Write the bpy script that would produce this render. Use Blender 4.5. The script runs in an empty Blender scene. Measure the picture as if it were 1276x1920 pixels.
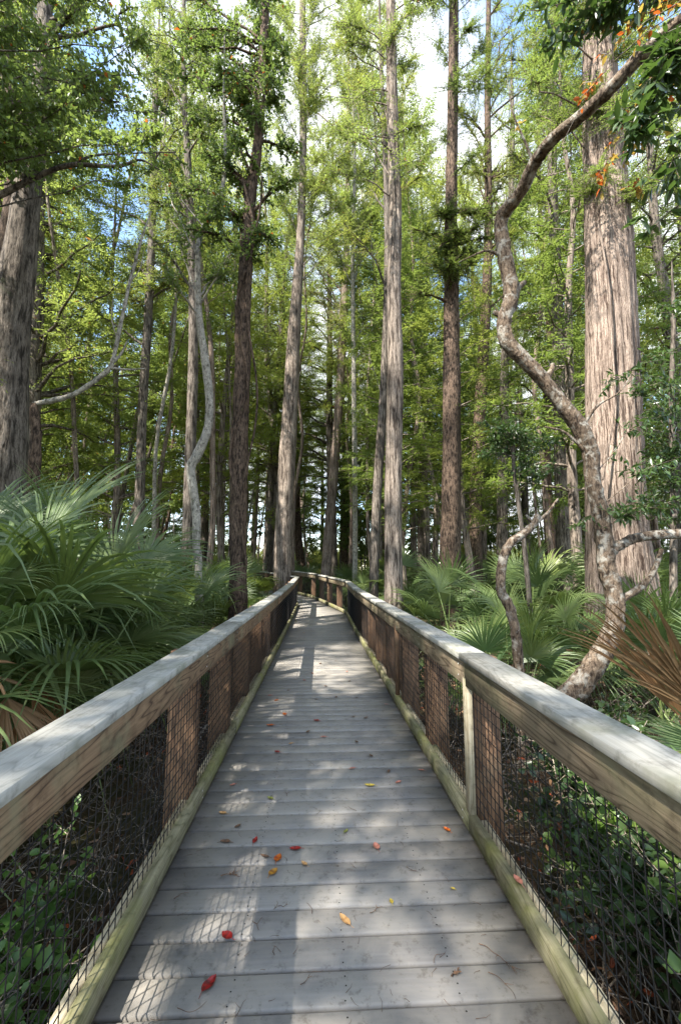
import bpy, math, random
import numpy as np
from mathutils import Vector, Matrix, Euler

R = math.radians
SC = bpy.context.scene
COL = SC.collection

# ------------------------------------------------------------------ camera
DECK = 0.55                       # deck top above the forest floor
EYE = DECK + 1.40
FPX = 830.0                       # focal length in photo pixels (1276 x 1920)
PITCH, YAW = R(7.0), R(-2.8)
cam_d = bpy.data.cameras.new('camera')
cam_d.sensor_fit = 'VERTICAL'
cam_d.sensor_height = 36.0
cam_d.lens = FPX / 1920 * 36.0
cam_d.clip_start, cam_d.clip_end = 0.05, 600
cam = bpy.data.objects.new('camera', cam_d)
COL.objects.link(cam)
cam.location = (0, 0, EYE)
cam.rotation_euler = (math.pi / 2 + PITCH, 0, YAW)
SC.camera = cam

# ------------------------------------------------------------------ sky, sun, exposure
SUN_DIR = Vector((-0.50, -0.42, 0.80)).normalized()      # towards the sun
elev = math.asin(SUN_DIR.z)
azim = math.atan2(SUN_DIR.x, SUN_DIR.y)
world = bpy.data.worlds.new('World')
SC.world = world
world.use_nodes = True
wn, wl = world.node_tree.nodes, world.node_tree.links
wn.clear()
w_out = wn.new('ShaderNodeOutputWorld')
w_bg = wn.new('ShaderNodeBackground')
w_bg.inputs['Strength'].default_value = 0.15
sky = wn.new('ShaderNodeTexSky')
sky.sky_type = 'NISHITA'
sky.sun_disc = False
sky.sun_elevation = elev
sky.sun_rotation = azim
sky.air_density, sky.dust_density, sky.ozone_density = 1.0, 0.25, 2.0
w_tc = wn.new('ShaderNodeTexCoord')
w_map = wn.new('ShaderNodeMapping')
w_map.inputs['Scale'].default_value = (1.0, 1.0, 1.7)
w_map.inputs['Location'].default_value = (3.6, 6.1, 0.9)
w_no = wn.new('ShaderNodeTexNoise')
w_no.inputs['Scale'].default_value = 2.3
w_no.inputs['Detail'].default_value = 8.0
w_no.inputs['Roughness'].default_value = 0.55
w_ramp = wn.new('ShaderNodeValToRGB')
w_ramp.color_ramp.elements[0].position = 0.43
w_ramp.color_ramp.elements[1].position = 0.55
w_mix = wn.new('ShaderNodeMixRGB')
w_mix.inputs['Color2'].default_value = (2.4, 2.48, 2.6, 1)
wl.new(w_tc.outputs['Generated'], w_map.inputs['Vector'])
wl.new(w_map.outputs['Vector'], w_no.inputs['Vector'])
wl.new(w_no.outputs['Fac'], w_ramp.inputs['Fac'])
wl.new(w_ramp.outputs['Color'], w_mix.inputs['Fac'])
wl.new(sky.outputs['Color'], w_mix.inputs['Color1'])
wl.new(w_mix.outputs['Color'], w_bg.inputs['Color'])
wl.new(w_bg.outputs['Background'], w_out.inputs['Surface'])

sun_d = bpy.data.lights.new('sun', 'SUN')
sun_d.energy = 3.8
sun_d.angle = R(0.55)
sun_d.color = (1.0, 0.94, 0.85)
sun = bpy.data.objects.new('sun', sun_d)
COL.objects.link(sun)
sun.rotation_euler = (-SUN_DIR).to_track_quat('-Z', 'Y').to_euler()

SC.view_settings.view_transform = 'Standard'
SC.view_settings.look = 'None'
SC.view_settings.gamma = 1.0
SC.view_settings.use_curve_mapping = False
SC.view_settings.exposure = 2.25
SC.render.engine = 'CYCLES'
SC.cycles.max_bounces = 7
SC.cycles.diffuse_bounces = 4
SC.cycles.glossy_bounces = 3
SC.cycles.transmission_bounces = 5
SC.cycles.use_adaptive_sampling = False
SC.cycles.use_denoising = True
SC.cycles.sample_clamp_indirect = 6.0

# ------------------------------------------------------------------ pixel -> place
def ray(u, v):
    a, s = (u - 638.0) / FPX, (960.0 - v) / FPX
    fy, fz = math.cos(PITCH) - s * math.sin(PITCH), math.sin(PITCH) + s * math.cos(PITCH)
    c, n = math.cos(YAW), math.sin(YAW)
    return np.array([a * c - fy * n, a * n + fy * c, fz])
def at(u, v, y):
    d = ray(u, v)
    k = y / d[1]
    return np.array([0, 0, EYE]) + d * k
def on_z(u, v, z):
    d = ray(u, v)
    return np.array([0, 0, EYE]) + d * ((z - EYE) / d[2])
def px_size(w, y):
    return w / FPX * y

# ------------------------------------------------------------------ node helpers
def new_mat(name):
    m = bpy.data.materials.new(name)
    m.use_nodes = True
    nt = m.node_tree
    nt.nodes.clear()
    out = nt.nodes.new('ShaderNodeOutputMaterial')
    return m, nt.nodes, nt.links, out
def ramp(n, stops):
    r = n.new('ShaderNodeValToRGB')
    e = r.color_ramp.elements
    while len(e) < len(stops):
        e.new(0.5)
    for el, (p, c) in zip(e, stops):
        el.position = p
        el.color = (*c, 1)
    return r
def noise(n, l, vec, scale, detail=4, rough=0.55, dist=0.0):
    t = n.new('ShaderNodeTexNoise')
    t.inputs['Scale'].default_value = scale
    t.inputs['Detail'].default_value = detail
    t.inputs['Roughness'].default_value = rough
    t.inputs['Distortion'].default_value = dist
    l.new(vec, t.inputs['Vector'])
    return t
def mapping(n, l, vec, scale, offset_random=False):
    m = n.new('ShaderNodeMapping')
    m.inputs['Scale'].default_value = scale
    l.new(vec, m.inputs['Vector'])
    if offset_random:
        oi = n.new('ShaderNodeObjectInfo')
        mu = n.new('ShaderNodeVectorMath'); mu.operation = 'SCALE'
        mu.inputs[0].default_value = (37.0, 91.0, 53.0)
        l.new(oi.outputs['Random'], mu.inputs['Scale'])
        l.new(mu.outputs['Vector'], m.inputs['Location'])
    return m
def mix(n, l, fac, a, b, mode='MIX'):
    m = n.new('ShaderNodeMixRGB')
    m.blend_type = mode
    for k, x in (('Fac', fac), ('Color1', a), ('Color2', b)):
        if hasattr(x, 'node'):
            l.new(x, m.inputs[k])
        elif isinstance(x, (int, float)):
            m.inputs[k].default_value = x
        else:
            m.inputs[k].default_value = (*x, 1)
    return m.outputs['Color']
def bump(n, l, h, strength, dist=0.01, prev=None):
    b = n.new('ShaderNodeBump')
    b.inputs['Strength'].default_value = strength
    b.inputs['Distance'].default_value = dist
    l.new(h, b.inputs['Height'])
    if prev is not None:
        l.new(prev, b.inputs['Normal'])
    return b.outputs['Normal']
def principled(n, l, out, color, rough=0.7, normal=None, spec=0.3):
    p = n.new('ShaderNodeBsdfPrincipled')
    if hasattr(color, 'node'):
        l.new(color, p.inputs['Base Color'])
    else:
        p.inputs['Base Color'].default_value = (*color, 1)
    if hasattr(rough, 'node'):
        l.new(rough, p.inputs['Roughness'])
    else:
        p.inputs['Roughness'].default_value = rough
    p.inputs['Specular IOR Level'].default_value = spec
    if normal is not None:
        l.new(normal, p.inputs['Normal'])
    if out is not None:
        l.new(p.outputs['BSDF'], out.inputs['Surface'])
    return p

def wood(name, dark, light, algae, algae_amt, grain=1.0, rough=0.8, bump_s=0.35, fibre=0.72):
    """weathered sawn timber: growth-ring cathedrals along local Y, fine fibre, algae blotches"""
    m, n, l, out = new_mat(name)
    tc = n.new('ShaderNodeTexCoord')
    base = mapping(n, l, tc.outputs['Object'], (1, 1, 1), True).outputs['Vector']
    mp = mapping(n, l, base, (8.0 * grain, 0.8, 8.0 * grain))
    big = noise(n, l, mp.outputs['Vector'], 1.0, 2, 0.5)
    mul = n.new('ShaderNodeMath'); mul.operation = 'MULTIPLY'; mul.inputs[1].default_value = 14.0
    l.new(big.outputs['Fac'], mul.inputs[0])
    fr = n.new('ShaderNodeMath'); fr.operation = 'FRACT'
    l.new(mul.outputs[0], fr.inputs[0])
    ring = ramp(n, [(0.0, (0, 0, 0)), (0.14, (0.72, 0.72, 0.72)), (0.62, (1, 1, 1)), (0.88, (0.6, 0.6, 0.6)), (1.0, (0, 0, 0))])
    l.new(fr.outputs[0], ring.inputs['Fac'])
    mp2 = mapping(n, l, base, (160, 5, 160))
    fib = noise(n, l, mp2.outputs['Vector'], 1.0, 3, 0.6)
    c = mix(n, l, ring.outputs['Color'], dark, light)
    fr2 = ramp(n, [(0.3, (fibre,) * 3), (0.7, (1.12, 1.12, 1.12))])
    l.new(fib.outputs['Fac'], fr2.inputs['Fac'])
    c = mix(n, l, 1.0, c, fr2.outputs['Color'], 'MULTIPLY')
    blot = noise(n, l, base, 3.1, 5, 0.62, 0.3)
    br = ramp(n, [(0.62 - algae_amt * 0.4, (0, 0, 0)), (0.80 - algae_amt * 0.3, (1, 1, 1))])
    l.new(blot.outputs['Fac'], br.inputs['Fac'])
    c = mix(n, l, br.outputs['Color'], c, algae)
    spots = noise(n, l, base, 17.0, 5, 0.7)
    sr = ramp(n, [(0.34, (0.42, 0.40, 0.37)), (0.5, (1, 1, 1))])
    l.new(spots.outputs['Fac'], sr.inputs['Fac'])
    c = mix(n, l, 0.55, c, sr.outputs['Color'], 'MULTIPLY')
    nb = bump(n, l, fib.outputs['Fac'], bump_s, 0.004)
    nb = bump(n, l, ring.outputs['Color'], bump_s * 0.6, 0.003, nb)
    principled(n, l, out, c, rough, nb, 0.25)
    return m

def bark(name, dark, light, moss, moss_amt, sc=1.0, stretch=0.12, bump_s=0.9, lichen=0.0):
    m, n, l, out = new_mat(name)
    tc = n.new('ShaderNodeTexCoord')
    base = mapping(n, l, tc.outputs['Object'], (1, 1, 1), False).outputs['Vector']
    wob = noise(n, l, base, 2.0, 3)
    add = mix(n, l, 0.06, base, wob.outputs['Color'])
    mp = mapping(n, l, add, (22 * sc, 22 * sc, 22 * sc * stretch))
    f = noise(n, l, mp.outputs['Vector'], 1.0, 5, 0.62, 0.4)
    cr = ramp(n, [(0.38, tuple(0.7 * a for a in dark)), (0.49, tuple((a + b) / 2 for a, b in zip(dark, light))), (0.62, light)])
    l.new(f.outputs['Fac'], cr.inputs['Fac'])
    c = cr.outputs['Color']
    big = noise(n, l, base, 1.3, 4)
    bg = ramp(n, [(0.3, (0.62, 0.6, 0.58)), (0.7, (1.2, 1.18, 1.15))])
    l.new(big.outputs['Fac'], bg.inputs['Fac'])
    c = mix(n, l, 1.0, c, bg.outputs['Color'], 'MULTIPLY')
    fine = noise(n, l, mapping(n, l, base, (55 * sc, 55 * sc, 55 * sc * max(stretch, 0.25))).outputs['Vector'], 1.0, 4, 0.7)
    fg = ramp(n, [(0.40, (0.45, 0.42, 0.40)), (0.52, (1.08, 1.08, 1.08))])
    l.new(fine.outputs['Fac'], fg.inputs['Fac'])
    c = mix(n, l, 0.7, c, fg.outputs['Color'], 'MULTIPLY')
    if moss_amt > 0:
        mo = noise(n, l, base, 2.4, 6, 0.65)
        mr = ramp(n, [(0.66 - moss_amt * 0.3, (0, 0, 0)), (0.78 - moss_amt * 0.2, (1, 1, 1))])
        l.new(mo.outputs['Fac'], mr.inputs['Fac'])
        c = mix(n, l, mr.outputs['Color'], c, moss)
    if lichen > 0:
        li = noise(n, l, base, 9.0, 6, 0.65, 0.4)
        lr = ramp(n, [(0.56 - lichen * 0.2, (0, 0, 0)), (0.68 - lichen * 0.2, (1, 1, 1))])
        l.new(li.outputs['Fac'], lr.inputs['Fac'])
        c = mix(n, l, lr.outputs['Color'], c, (0.29, 0.272, 0.235))
    nb = bump(n, l, f.outputs['Fac'], bump_s, 0.03)
    principled(n, l, out, c, 0.9, nb, 0.15)
    return m

def leaf_mat(name, c1, c2, tcol, trans=0.45, rough=0.5, spec=0.35, odd=None, odd_at=0.97):
    """leaf: colour varies leaf by leaf and plant by plant; part of the light passes through"""
    m, n, l, out = new_mat(name)
    geo = n.new('ShaderNodeNewGeometry')
    oi = n.new('ShaderNodeObjectInfo')
    cr = ramp(n, [(0.0, c1), (1.0, c2)])
    l.new(geo.outputs['Random Per Island'], cr.inputs['Fac'])
    c = cr.outputs['Color']
    orr = ramp(n, [(0.0, (0.78, 0.84, 0.80)), (0.5, (1, 1, 1)), (1.0, (1.25, 1.14, 0.95))])
    l.new(oi.outputs['Random'], orr.inputs['Fac'])
    c = mix(n, l, 1.0, c, orr.outputs['Color'], 'MULTIPLY')
    tc = mix(n, l, 1.0, tcol, orr.outputs['Color'], 'MULTIPLY')
    if odd is not None:
        mm = n.new('ShaderNodeMath'); mm.operation = 'GREATER_THAN'; mm.inputs[1].default_value = odd_at
        l.new(geo.outputs['Random Per Island'], mm.inputs[0])
        c = mix(n, l, mm.outputs[0], c, odd)
        tc = mix(n, l, mm.outputs[0], tc, odd)
    p = principled(n, l, None, c, rough, None, spec)
    t = n.new('ShaderNodeBsdfTranslucent')
    l.new(tc, t.inputs['Color'])
    ms = n.new('ShaderNodeMixShader')
    ms.inputs['Fac'].default_value = trans
    l.new(p.outputs['BSDF'], ms.inputs[1])
    l.new(t.outputs['BSDF'], ms.inputs[2])
    l.new(ms.outputs['Shader'], out.inputs['Surface'])
    return m

M = {}
M['rail_mossy'] = wood('mossy_rail_timber', (0.075, 0.052, 0.032), (0.25, 0.195, 0.13), (0.165, 0.155, 0.09), 0.40, 1.0)
M['rail'] = wood('rail_timber', (0.060, 0.033, 0.019), (0.255, 0.165, 0.095), (0.21, 0.19, 0.11), 0.24, 1.0)
M['post'] = wood('post_timber', (0.065, 0.036, 0.022), (0.205, 0.120, 0.068), (0.11, 0.085, 0.055), 0.16, 1.3)
M['cap'] = wood('cap_timber', (0.24, 0.235, 0.21), (0.34, 0.33, 0.295), (0.19, 0.19, 0.14), 0.30, 0.7, 0.75, 0.15, 0.9)
M['curb'] = wood('curb_timber', (0.12, 0.11, 0.06), (0.245, 0.225, 0.14), (0.165, 0.17, 0.055), 0.42, 1.0)
M['fascia'] = wood('fascia_timber', (0.30, 0.25, 0.16), (0.48, 0.42, 0.30), (0.20, 0.21, 0.09), 0.2, 1.0)

def deck_mat():
    m, n, l, out = new_mat('composite_deck')
    tc = n.new('ShaderNodeTexCoord')
    base = mapping(n, l, tc.outputs['Object'], (1, 1, 1), True).outputs['Vector']
    geo = n.new('ShaderNodeNewGeometry')
    mp = mapping(n, l, base, (3.0, 60, 60))
    f = noise(n, l, mp.outputs['Vector'], 1.0, 4, 0.6)
    oi = n.new('ShaderNodeObjectInfo')
    pr = ramp(n, [(0.0, (0.190, 0.180, 0.168)), (1.0, (0.290, 0.275, 0.252))])
    l.new(oi.outputs['Random'], pr.inputs['Fac'])
    fr = ramp(n, [(0.3, (0.86, 0.86, 0.86)), (0.7, (1.1, 1.1, 1.1))])
    l.new(f.outputs['Fac'], fr.inputs['Fac'])
    c = mix(n, l, 1.0, pr.outputs['Color'], fr.outputs['Color'], 'MULTIPLY')
    st = noise(n, l, geo.outputs['Position'], 3.2, 6, 0.68, 0.6)
    sr = ramp(n, [(0.40, (0, 0, 0)), (0.66, (1, 1, 1))])
    l.new(st.outputs['Fac'], sr.inputs['Fac'])
    c = mix(n, l, sr.outputs['Color'], c, (0.30, 0.275, 0.235))
    sp = noise(n, l, geo.outputs['Position'], 26.0, 5, 0.75)
    s2 = ramp(n, [(0.32, (0.55, 0.52, 0.48)), (0.45, (1, 1, 1))])
    l.new(sp.outputs['Fac'], s2.inputs['Fac'])
    c = mix(n, l, 0.8, c, s2.outputs['Color'], 'MULTIPLY')
    rr = ramp(n, [(0.3, (0.42, 0.42, 0.42)), (0.7, (0.68, 0.68, 0.68))])
    l.new(st.outputs['Fac'], rr.inputs['Fac'])
    nb = bump(n, l, f.outputs['Fac'], 0.12, 0.004)
    principled(n, l, out, c, rr.outputs['Color'], nb, 0.4)
    return m
M['deck'] = deck_mat()

def plain(name, c, rough=0.6, spec=0.3):
    m, n, l, out = new_mat(name)
    tc = n.new('ShaderNodeTexCoord')
    f = noise(n, l, tc.outputs['Object'], 40.0, 4)
    r = ramp(n, [(0.3, tuple(x * 0.75 for x in c)), (0.7, tuple(x * 1.2 for x in c))])
    l.new(f.outputs['Fac'], r.inputs['Fac'])
    principled(n, l, out, r.outputs['Color'], rough, None, spec)
    return m
M['wire'] = plain('black_vinyl_wire', (0.012, 0.012, 0.013), 0.5)
M['hole'] = plain('screw_hole', (0.02, 0.018, 0.016), 0.8)
M['screw'] = plain('galvanised_screw', (0.5, 0.5, 0.48), 0.35, 0.6)

M['bark_cyp'] = bark('cypress_bark', (0.075, 0.060, 0.050), (0.30, 0.255, 0.215), (0.13, 0.14, 0.08), 0.0, 1.0, 0.10, 1.0)
M['bark_big'] = bark('red_cypress_bark', (0.085, 0.058, 0.046), (0.38, 0.31, 0.26), (0.15, 0.12, 0.10), 0.30, 1.7, 0.035, 1.0)
M['bark_dark'] = bark('dark_bark', (0.035, 0.026, 0.020), (0.16, 0.115, 0.085), (0.08, 0.07, 0.03), 0.1, 1.2, 0.3, 1.0)
M['bark_pale'] = bark('pale_bark', (0.17, 0.16, 0.135), (0.42, 0.40, 0.35), (0.25, 0.27, 0.18), 0.1, 1.0, 0.5, 0.5, 0.4)
M['bark_grey'] = bark('grey_bark', (0.048, 0.041, 0.034), (0.20, 0.175, 0.15), (0.12, 0.13, 0.08), 0.1, 1.0, 0.15, 0.9)
M['bark_bay'] = bark('mottled_bay_bark', (0.055, 0.040, 0.030), (0.20, 0.155, 0.115), (0.09, 0.07, 0.04), 0.15, 1.4, 0.45, 1.0, 0.30)

M['lf_cyp'] = leaf_mat('cypress_leaf', (0.072, 0.112, 0.024), (0.125, 0.170, 0.036), (0.30, 0.375, 0.075), 0.48, 0.55, 0.25)
M['lf_cyp2'] = leaf_mat('cypress_leaf_yellow', (0.084, 0.128, 0.028), (0.140, 0.175, 0.042), (0.33, 0.41, 0.085), 0.48, 0.55, 0.25, (0.28, 0.13, 0.03), 0.985)
M['lf_broad'] = leaf_mat('maple_leaf', (0.062, 0.108, 0.024), (0.110, 0.165, 0.036), (0.24, 0.33, 0.07), 0.42, 0.42, 0.4, (0.42, 0.12, 0.02), 0.992)
M['lf_bush'] = leaf_mat('bush_leaf', (0.11, 0.14, 0.03), (0.17, 0.19, 0.05), (0.40, 0.44, 0.10), 0.45, 0.5, 0.3)
M['lf_bay'] = leaf_mat('bay_leaf', (0.028, 0.055, 0.020), (0.060, 0.100, 0.032), (0.11, 0.20, 0.035), 0.25, 0.32, 0.5)
M['lf_autumn'] = leaf_mat('yellowing_leaf', (0.20, 0.18, 0.035), (0.38, 0.20, 0.04), (0.50, 0.34, 0.06), 0.45, 0.5, 0.3, (0.50, 0.12, 0.02), 0.75)
M['lf_vine'] = leaf_mat('vine_leaf', (0.06, 0.125, 0.026), (0.12, 0.20, 0.045), (0.20, 0.36, 0.07), 0.35, 0.4, 0.45)
M['palm'] = leaf_mat('palmetto_leaf', (0.070, 0.112, 0.036), (0.130, 0.172, 0.066), (0.22, 0.32, 0.07), 0.30, 0.40, 0.5)
M['palm_light'] = leaf_mat('palmetto_leaf_pale', (0.09, 0.16, 0.07), (0.14, 0.22, 0.10), (0.20, 0.34, 0.10), 0.3, 0.4, 0.45)
M['palm_dead'] = leaf_mat('dry_palmetto_leaf', (0.20, 0.11, 0.055), (0.36, 0.22, 0.12), (0.30, 0.16, 0.07), 0.2, 0.6, 0.25)
M['petiole'] = plain('palm_petiole', (0.11, 0.15, 0.05), 0.45)
M['litter'] = leaf_mat('dead_leaf', (0.12, 0.060, 0.034), (0.38, 0.23, 0.13), (0.24, 0.11, 0.05), 0.12, 0.65, 0.25, (0.38, 0.09, 0.035), 0.88)
M['twig'] = bark('dry_twig', (0.11, 0.085, 0.065), (0.38, 0.33, 0.27), (0.2, 0.2, 0.1), 0.0, 2.0, 0.5, 0.4)

def ground_mat():
    m, n, l, out = new_mat('forest_floor')
    geo = n.new('ShaderNodeNewGeometry')
    a = noise(n, l, geo.outputs['Position'], 0.8, 6, 0.6)
    b = noise(n, l, geo.outputs['Position'], 18.0, 6, 0.7, 0.8)
    r = ramp(n, [(0.25, (0.018, 0.012, 0.008)), (0.5, (0.07, 0.045, 0.027)), (0.75, (0.19, 0.12, 0.07))])
    l.new(b.outputs['Fac'], r.inputs['Fac'])
    gr = ramp(n, [(0.5, (0, 0, 0)), (0.7, (1, 1, 1))])
    l.new(a.outputs['Fac'], gr.inputs['Fac'])
    c = mix(n, l, gr.outputs['Color'], r.outputs['Color'], (0.04, 0.06, 0.018))
    nb = bump(n, l, b.outputs['Fac'], 1.0, 0.06)
    principled(n, l, out, c, 0.95, nb, 0.1)
    return m
M['ground'] = ground_mat()

# ------------------------------------------------------------------ mesh helpers
class MB:
    """collects triangles and quads, then becomes ONE mesh"""
    def __init__(self):
        self.v, self.f3, self.f4, self.m3, self.m4, self.n = [], [], [], [], [], 0
    def add(self, v, f, mat=0):
        v = np.asarray(v, float).reshape(-1, 3)
        f = np.asarray(f, np.int64)
        if f.shape[1] == 3:
            self.f3.append(f + self.n); self.m3.append(np.full(len(f), mat))
        else:
            self.f4.append(f + self.n); self.m4.append(np.full(len(f), mat))
        self.v.append(v)
        self.n += len(v)
    def also(self, f, back, mat=0):           # more faces on the vertices of the last add()
        f = np.asarray(f, np.int64) + self.n - back
        (self.f3 if f.shape[1] == 3 else self.f4).append(f)
        (self.m3 if f.shape[1] == 3 else self.m4).append(np.full(len(f), mat))
    def mesh(self, name, mats, smooth=False):
        me = bpy.data.meshes.new(name)
        V = np.concatenate(self.v).astype(np.float32)
        f3 = np.concatenate(self.f3) if self.f3 else np.zeros((0, 3), np.int64)
        f4 = np.concatenate(self.f4) if self.f4 else np.zeros((0, 4), np.int64)
        mi = np.concatenate(self.m3 + self.m4).astype(np.int32)
        loops = np.concatenate([f3.ravel(), f4.ravel()]).astype(np.int32)
        starts = np.concatenate([np.arange(len(f3)) * 3, len(f3) * 3 + np.arange(len(f4)) * 4]).astype(np.int32)
        me.vertices.add(len(V)); me.vertices.foreach_set('co', V.ravel())
        me.loops.add(len(loops)); me.loops.foreach_set('vertex_index', loops)
        me.polygons.add(len(starts)); me.polygons.foreach_set('loop_start', starts)
        for mt in mats:
            me.materials.append(mt)
        me.polygons.foreach_set('material_index', mi)
        me.update(calc_edges=True)
        me.validate()
        if smooth:
            me.polygons.foreach_set('use_smooth', np.ones(len(me.polygons), bool))
        return me
    def build(self, name, mats, parent=None, smooth=False):
        return link(name, self.mesh(name, mats if isinstance(mats, list) else [mats], smooth), parent)

def link(name, me, parent=None):
    o = bpy.data.objects.new(name, me)
    COL.objects.link(o)
    if parent is not None:
        o.parent = parent
    return o
def tag(o, label=None, cat=None, group=None, kind=None):
    for k, x in (('label', label), ('category', cat), ('group', group), ('kind', kind)):
        if x is not None:
            o[k] = x
    return o
def empty(name, loc=(0, 0, 0), rz=0.0):
    o = bpy.data.objects.new(name, None)
    COL.objects.link(o)
    o.location = loc
    o.rotation_euler = (0, 0, rz)
    o.empty_display_size = 0.1
    return o
def copy_tree(o, parent=None):
    c = o.copy(); COL.objects.link(c); c.parent = parent
    for ch in list(o.children):
        copy_tree(ch, c)
    return c

def norm(a):
    a = np.asarray(a, float)
    return a / np.maximum(np.linalg.norm(a, axis=-1, keepdims=True), 1e-9)
BOXF = [(0, 3, 2, 1), (4, 5, 6, 7), (0, 1, 5, 4), (1, 2, 6, 5), (2, 3, 7, 6), (3, 0, 4, 7)]
def box(mb, a, b, mat=0):
    x0, y0, z0 = a; x1, y1, z1 = b
    mb.add([(x0, y0, z0), (x1, y0, z0), (x1, y1, z0), (x0, y1, z0), (x0, y0, z1), (x1, y0, z1), (x1, y1, z1), (x0, y1, z1)], BOXF, mat)
def beam_mesh(name, L, w, h, mat, bev=0.004, segs=1, rng=None, warp=0.0):
    """sawn board along local +Y from the origin, rounded arrises; x centred, z from -h to 0"""
    mb = MB()
    x, b = w / 2, bev
    prof = [(-x + b, 0), (x - b, 0), (x, -b), (x, -h + b), (x - b, -h), (-x + b, -h), (-x, -h + b), (-x, -b)]
    ny = max(2, segs + 1)
    V = []
    for i in range(ny):
        y = L * i / (ny - 1)
        dx = dz = 0.0
        if warp and rng is not None and 0 < i < ny - 1:
            dx, dz = rng.normal(0, warp), rng.normal(0, warp)
        V += [(px + dx, y, pz + dz) for px, pz in prof]
    F = []
    for i in range(ny - 1):
        for k in range(8):
            a, c = i * 8 + k, i * 8 + (k + 1) % 8
            F.append((a, a + 8, c + 8, c))
    mb.add(V, F)
    e = (ny - 1) * 8
    mb.also([(0, 1, 2, 3), (0, 3, 4, 7), (4, 5, 6, 7), (e + 3, e + 2, e + 1, e), (e + 7, e + 4, e + 3, e), (e + 7, e + 6, e + 5, e + 4)], ny * 8)
    return mb.mesh(name, [mat])
def orient(o, p0, p1, roll=0.0):
    d = Vector(p1) - Vector(p0)
    o.location = p0
    yaw = math.atan2(-d.x, d.y)
    pit = math.atan2(d.z, math.hypot(d.x, d.y))
    o.rotation_euler = (pit, roll, yaw)

def spline(P, n):
    P = np.asarray(P, float)
    k = len(P)
    if k == 2:
        t = np.linspace(0, 1, n)[:, None]
        return P[0] * (1 - t) + P[1] * t
    Q = np.vstack([2 * P[0] - P[1], P, 2 * P[-1] - P[-2]])
    t = np.linspace(0, k - 1 - 1e-6, n)
    i = t.astype(int); f = (t - i)[:, None]
    a, b, c, d = Q[i], Q[i + 1], Q[i + 2], Q[i + 3]
    return 0.5 * (2 * b + (c - a) * f + (2 * a - 5 * b + 4 * c - d) * f ** 2 + (3 * b - a - 3 * c + d) * f ** 3)
def tube(mb, P, rad, sides=6, mat=0, flute=0.0, rng=None, cap=True, rough=0.0):
    P = np.asarray(P, float); n = len(P)
    rad = np.broadcast_to(np.asarray(rad, float), (n,))
    T = norm(np.gradient(P, axis=0))
    ref = np.array([1.0, 0.13, 0.07]) if abs(T[:, 2]).mean() > 0.5 else np.array([0.05, 0.1, 1.0])
    A = norm(np.cross(np.cross(T, ref), T)); B = np.cross(T, A)
    th = np.linspace(0, 2 * np.pi, sides, endpoint=False)
    rr = rad[:, None] * np.ones((1, sides))
    if flute and rng is not None:
        for k in (3, 5, 8, 13):
            ph = rng.uniform(0, 6.28) + rng.normal(0, 0.35, n).cumsum()[:, None] * 0.25
            rr = rr * (1 + flute * (1.6 / k ** 0.5) * 0.5 * np.sin(k * th[None] + ph))
    if flute and rng is not None and sides >= 18:
        col = rng.normal(0, 1, sides)
        prof = np.zeros((n, sides))
        for i in range(n):
            col = 0.86 * col + 0.5 * rng.normal(0, 1, sides)
            prof[i] = col
        rr = rr * (1 + flute * 0.28 * prof)
    if rough and rng is not None:
        rr = rr * (1 + rng.normal(0, rough, rr.shape))
    V = P[:, None] + rr[..., None] * (np.cos(th)[None, :, None] * A[:, None] + np.sin(th)[None, :, None] * B[:, None])
    i = np.arange(n - 1)[:, None] * sides; k = np.arange(sides)[None]; k2 = (k + 1) % sides
    F = np.stack([i + k, i + k2, i + sides + k2, i + sides + k], -1).reshape(-1, 4)
    mb.add(V.reshape(-1, 3), F, mat)
def tubes3(mb, A, B, r0, r1, mat=0):
    """many thin straight three-sided twigs at once"""
    A, B = np.asarray(A, float), np.asarray(B, float); n = len(A)
    if n == 0: return
    d = norm(B - A)
    ref = np.where(np.abs(d[:, 2:3]) > 0.8, np.array([[1.0, 0, 0]]), np.array([[0, 0, 1.0]]))
    s = norm(np.cross(d, ref)); t = np.cross(d, s)
    r0 = np.broadcast_to(r0, (n,))[:, None]; r1 = np.broadcast_to(r1, (n,))[:, None]
    V = []
    for c, r in ((A, r0), (B, r1)):
        for a in (0, 2.094, 4.189):
            V.append(c + r * (math.cos(a) * s + math.sin(a) * t))
    V = np.stack(V, 1)
    f = np.array([(0, 1, 4, 3), (1, 2, 5, 4), (2, 0, 3, 5)])
    F = (np.arange(n)[:, None, None] * 6 + f[None]).reshape(-1, 4)
    mb.add(V.reshape(-1, 3), F, mat)
def leaves(mb, base, d, nrm, L, W, mat=0, fold=0.18, curl=0.12, mid=0.42):
    n = len(base)
    if n == 0: return
    d = norm(d); side = norm(np.cross(d, nrm)); up = np.cross(side, d)
    L = np.broadcast_to(L, (n,))[:, None]; W = np.broadcast_to(W, (n,))[:, None]
    V = np.stack([base, base + d * L * mid + side * W / 2 + up * W * fold, base + d * L - up * L * curl,
                  base + d * L * mid - side * W / 2 + up * W * fold], 1)
    f = np.array([(0, 1, 2), (0, 2, 3)])
    F = (np.arange(n)[:, None, None] * 4 + f[None]).reshape(-1, 3)
    mb.add(V.reshape(-1, 3), F, mat)
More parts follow.
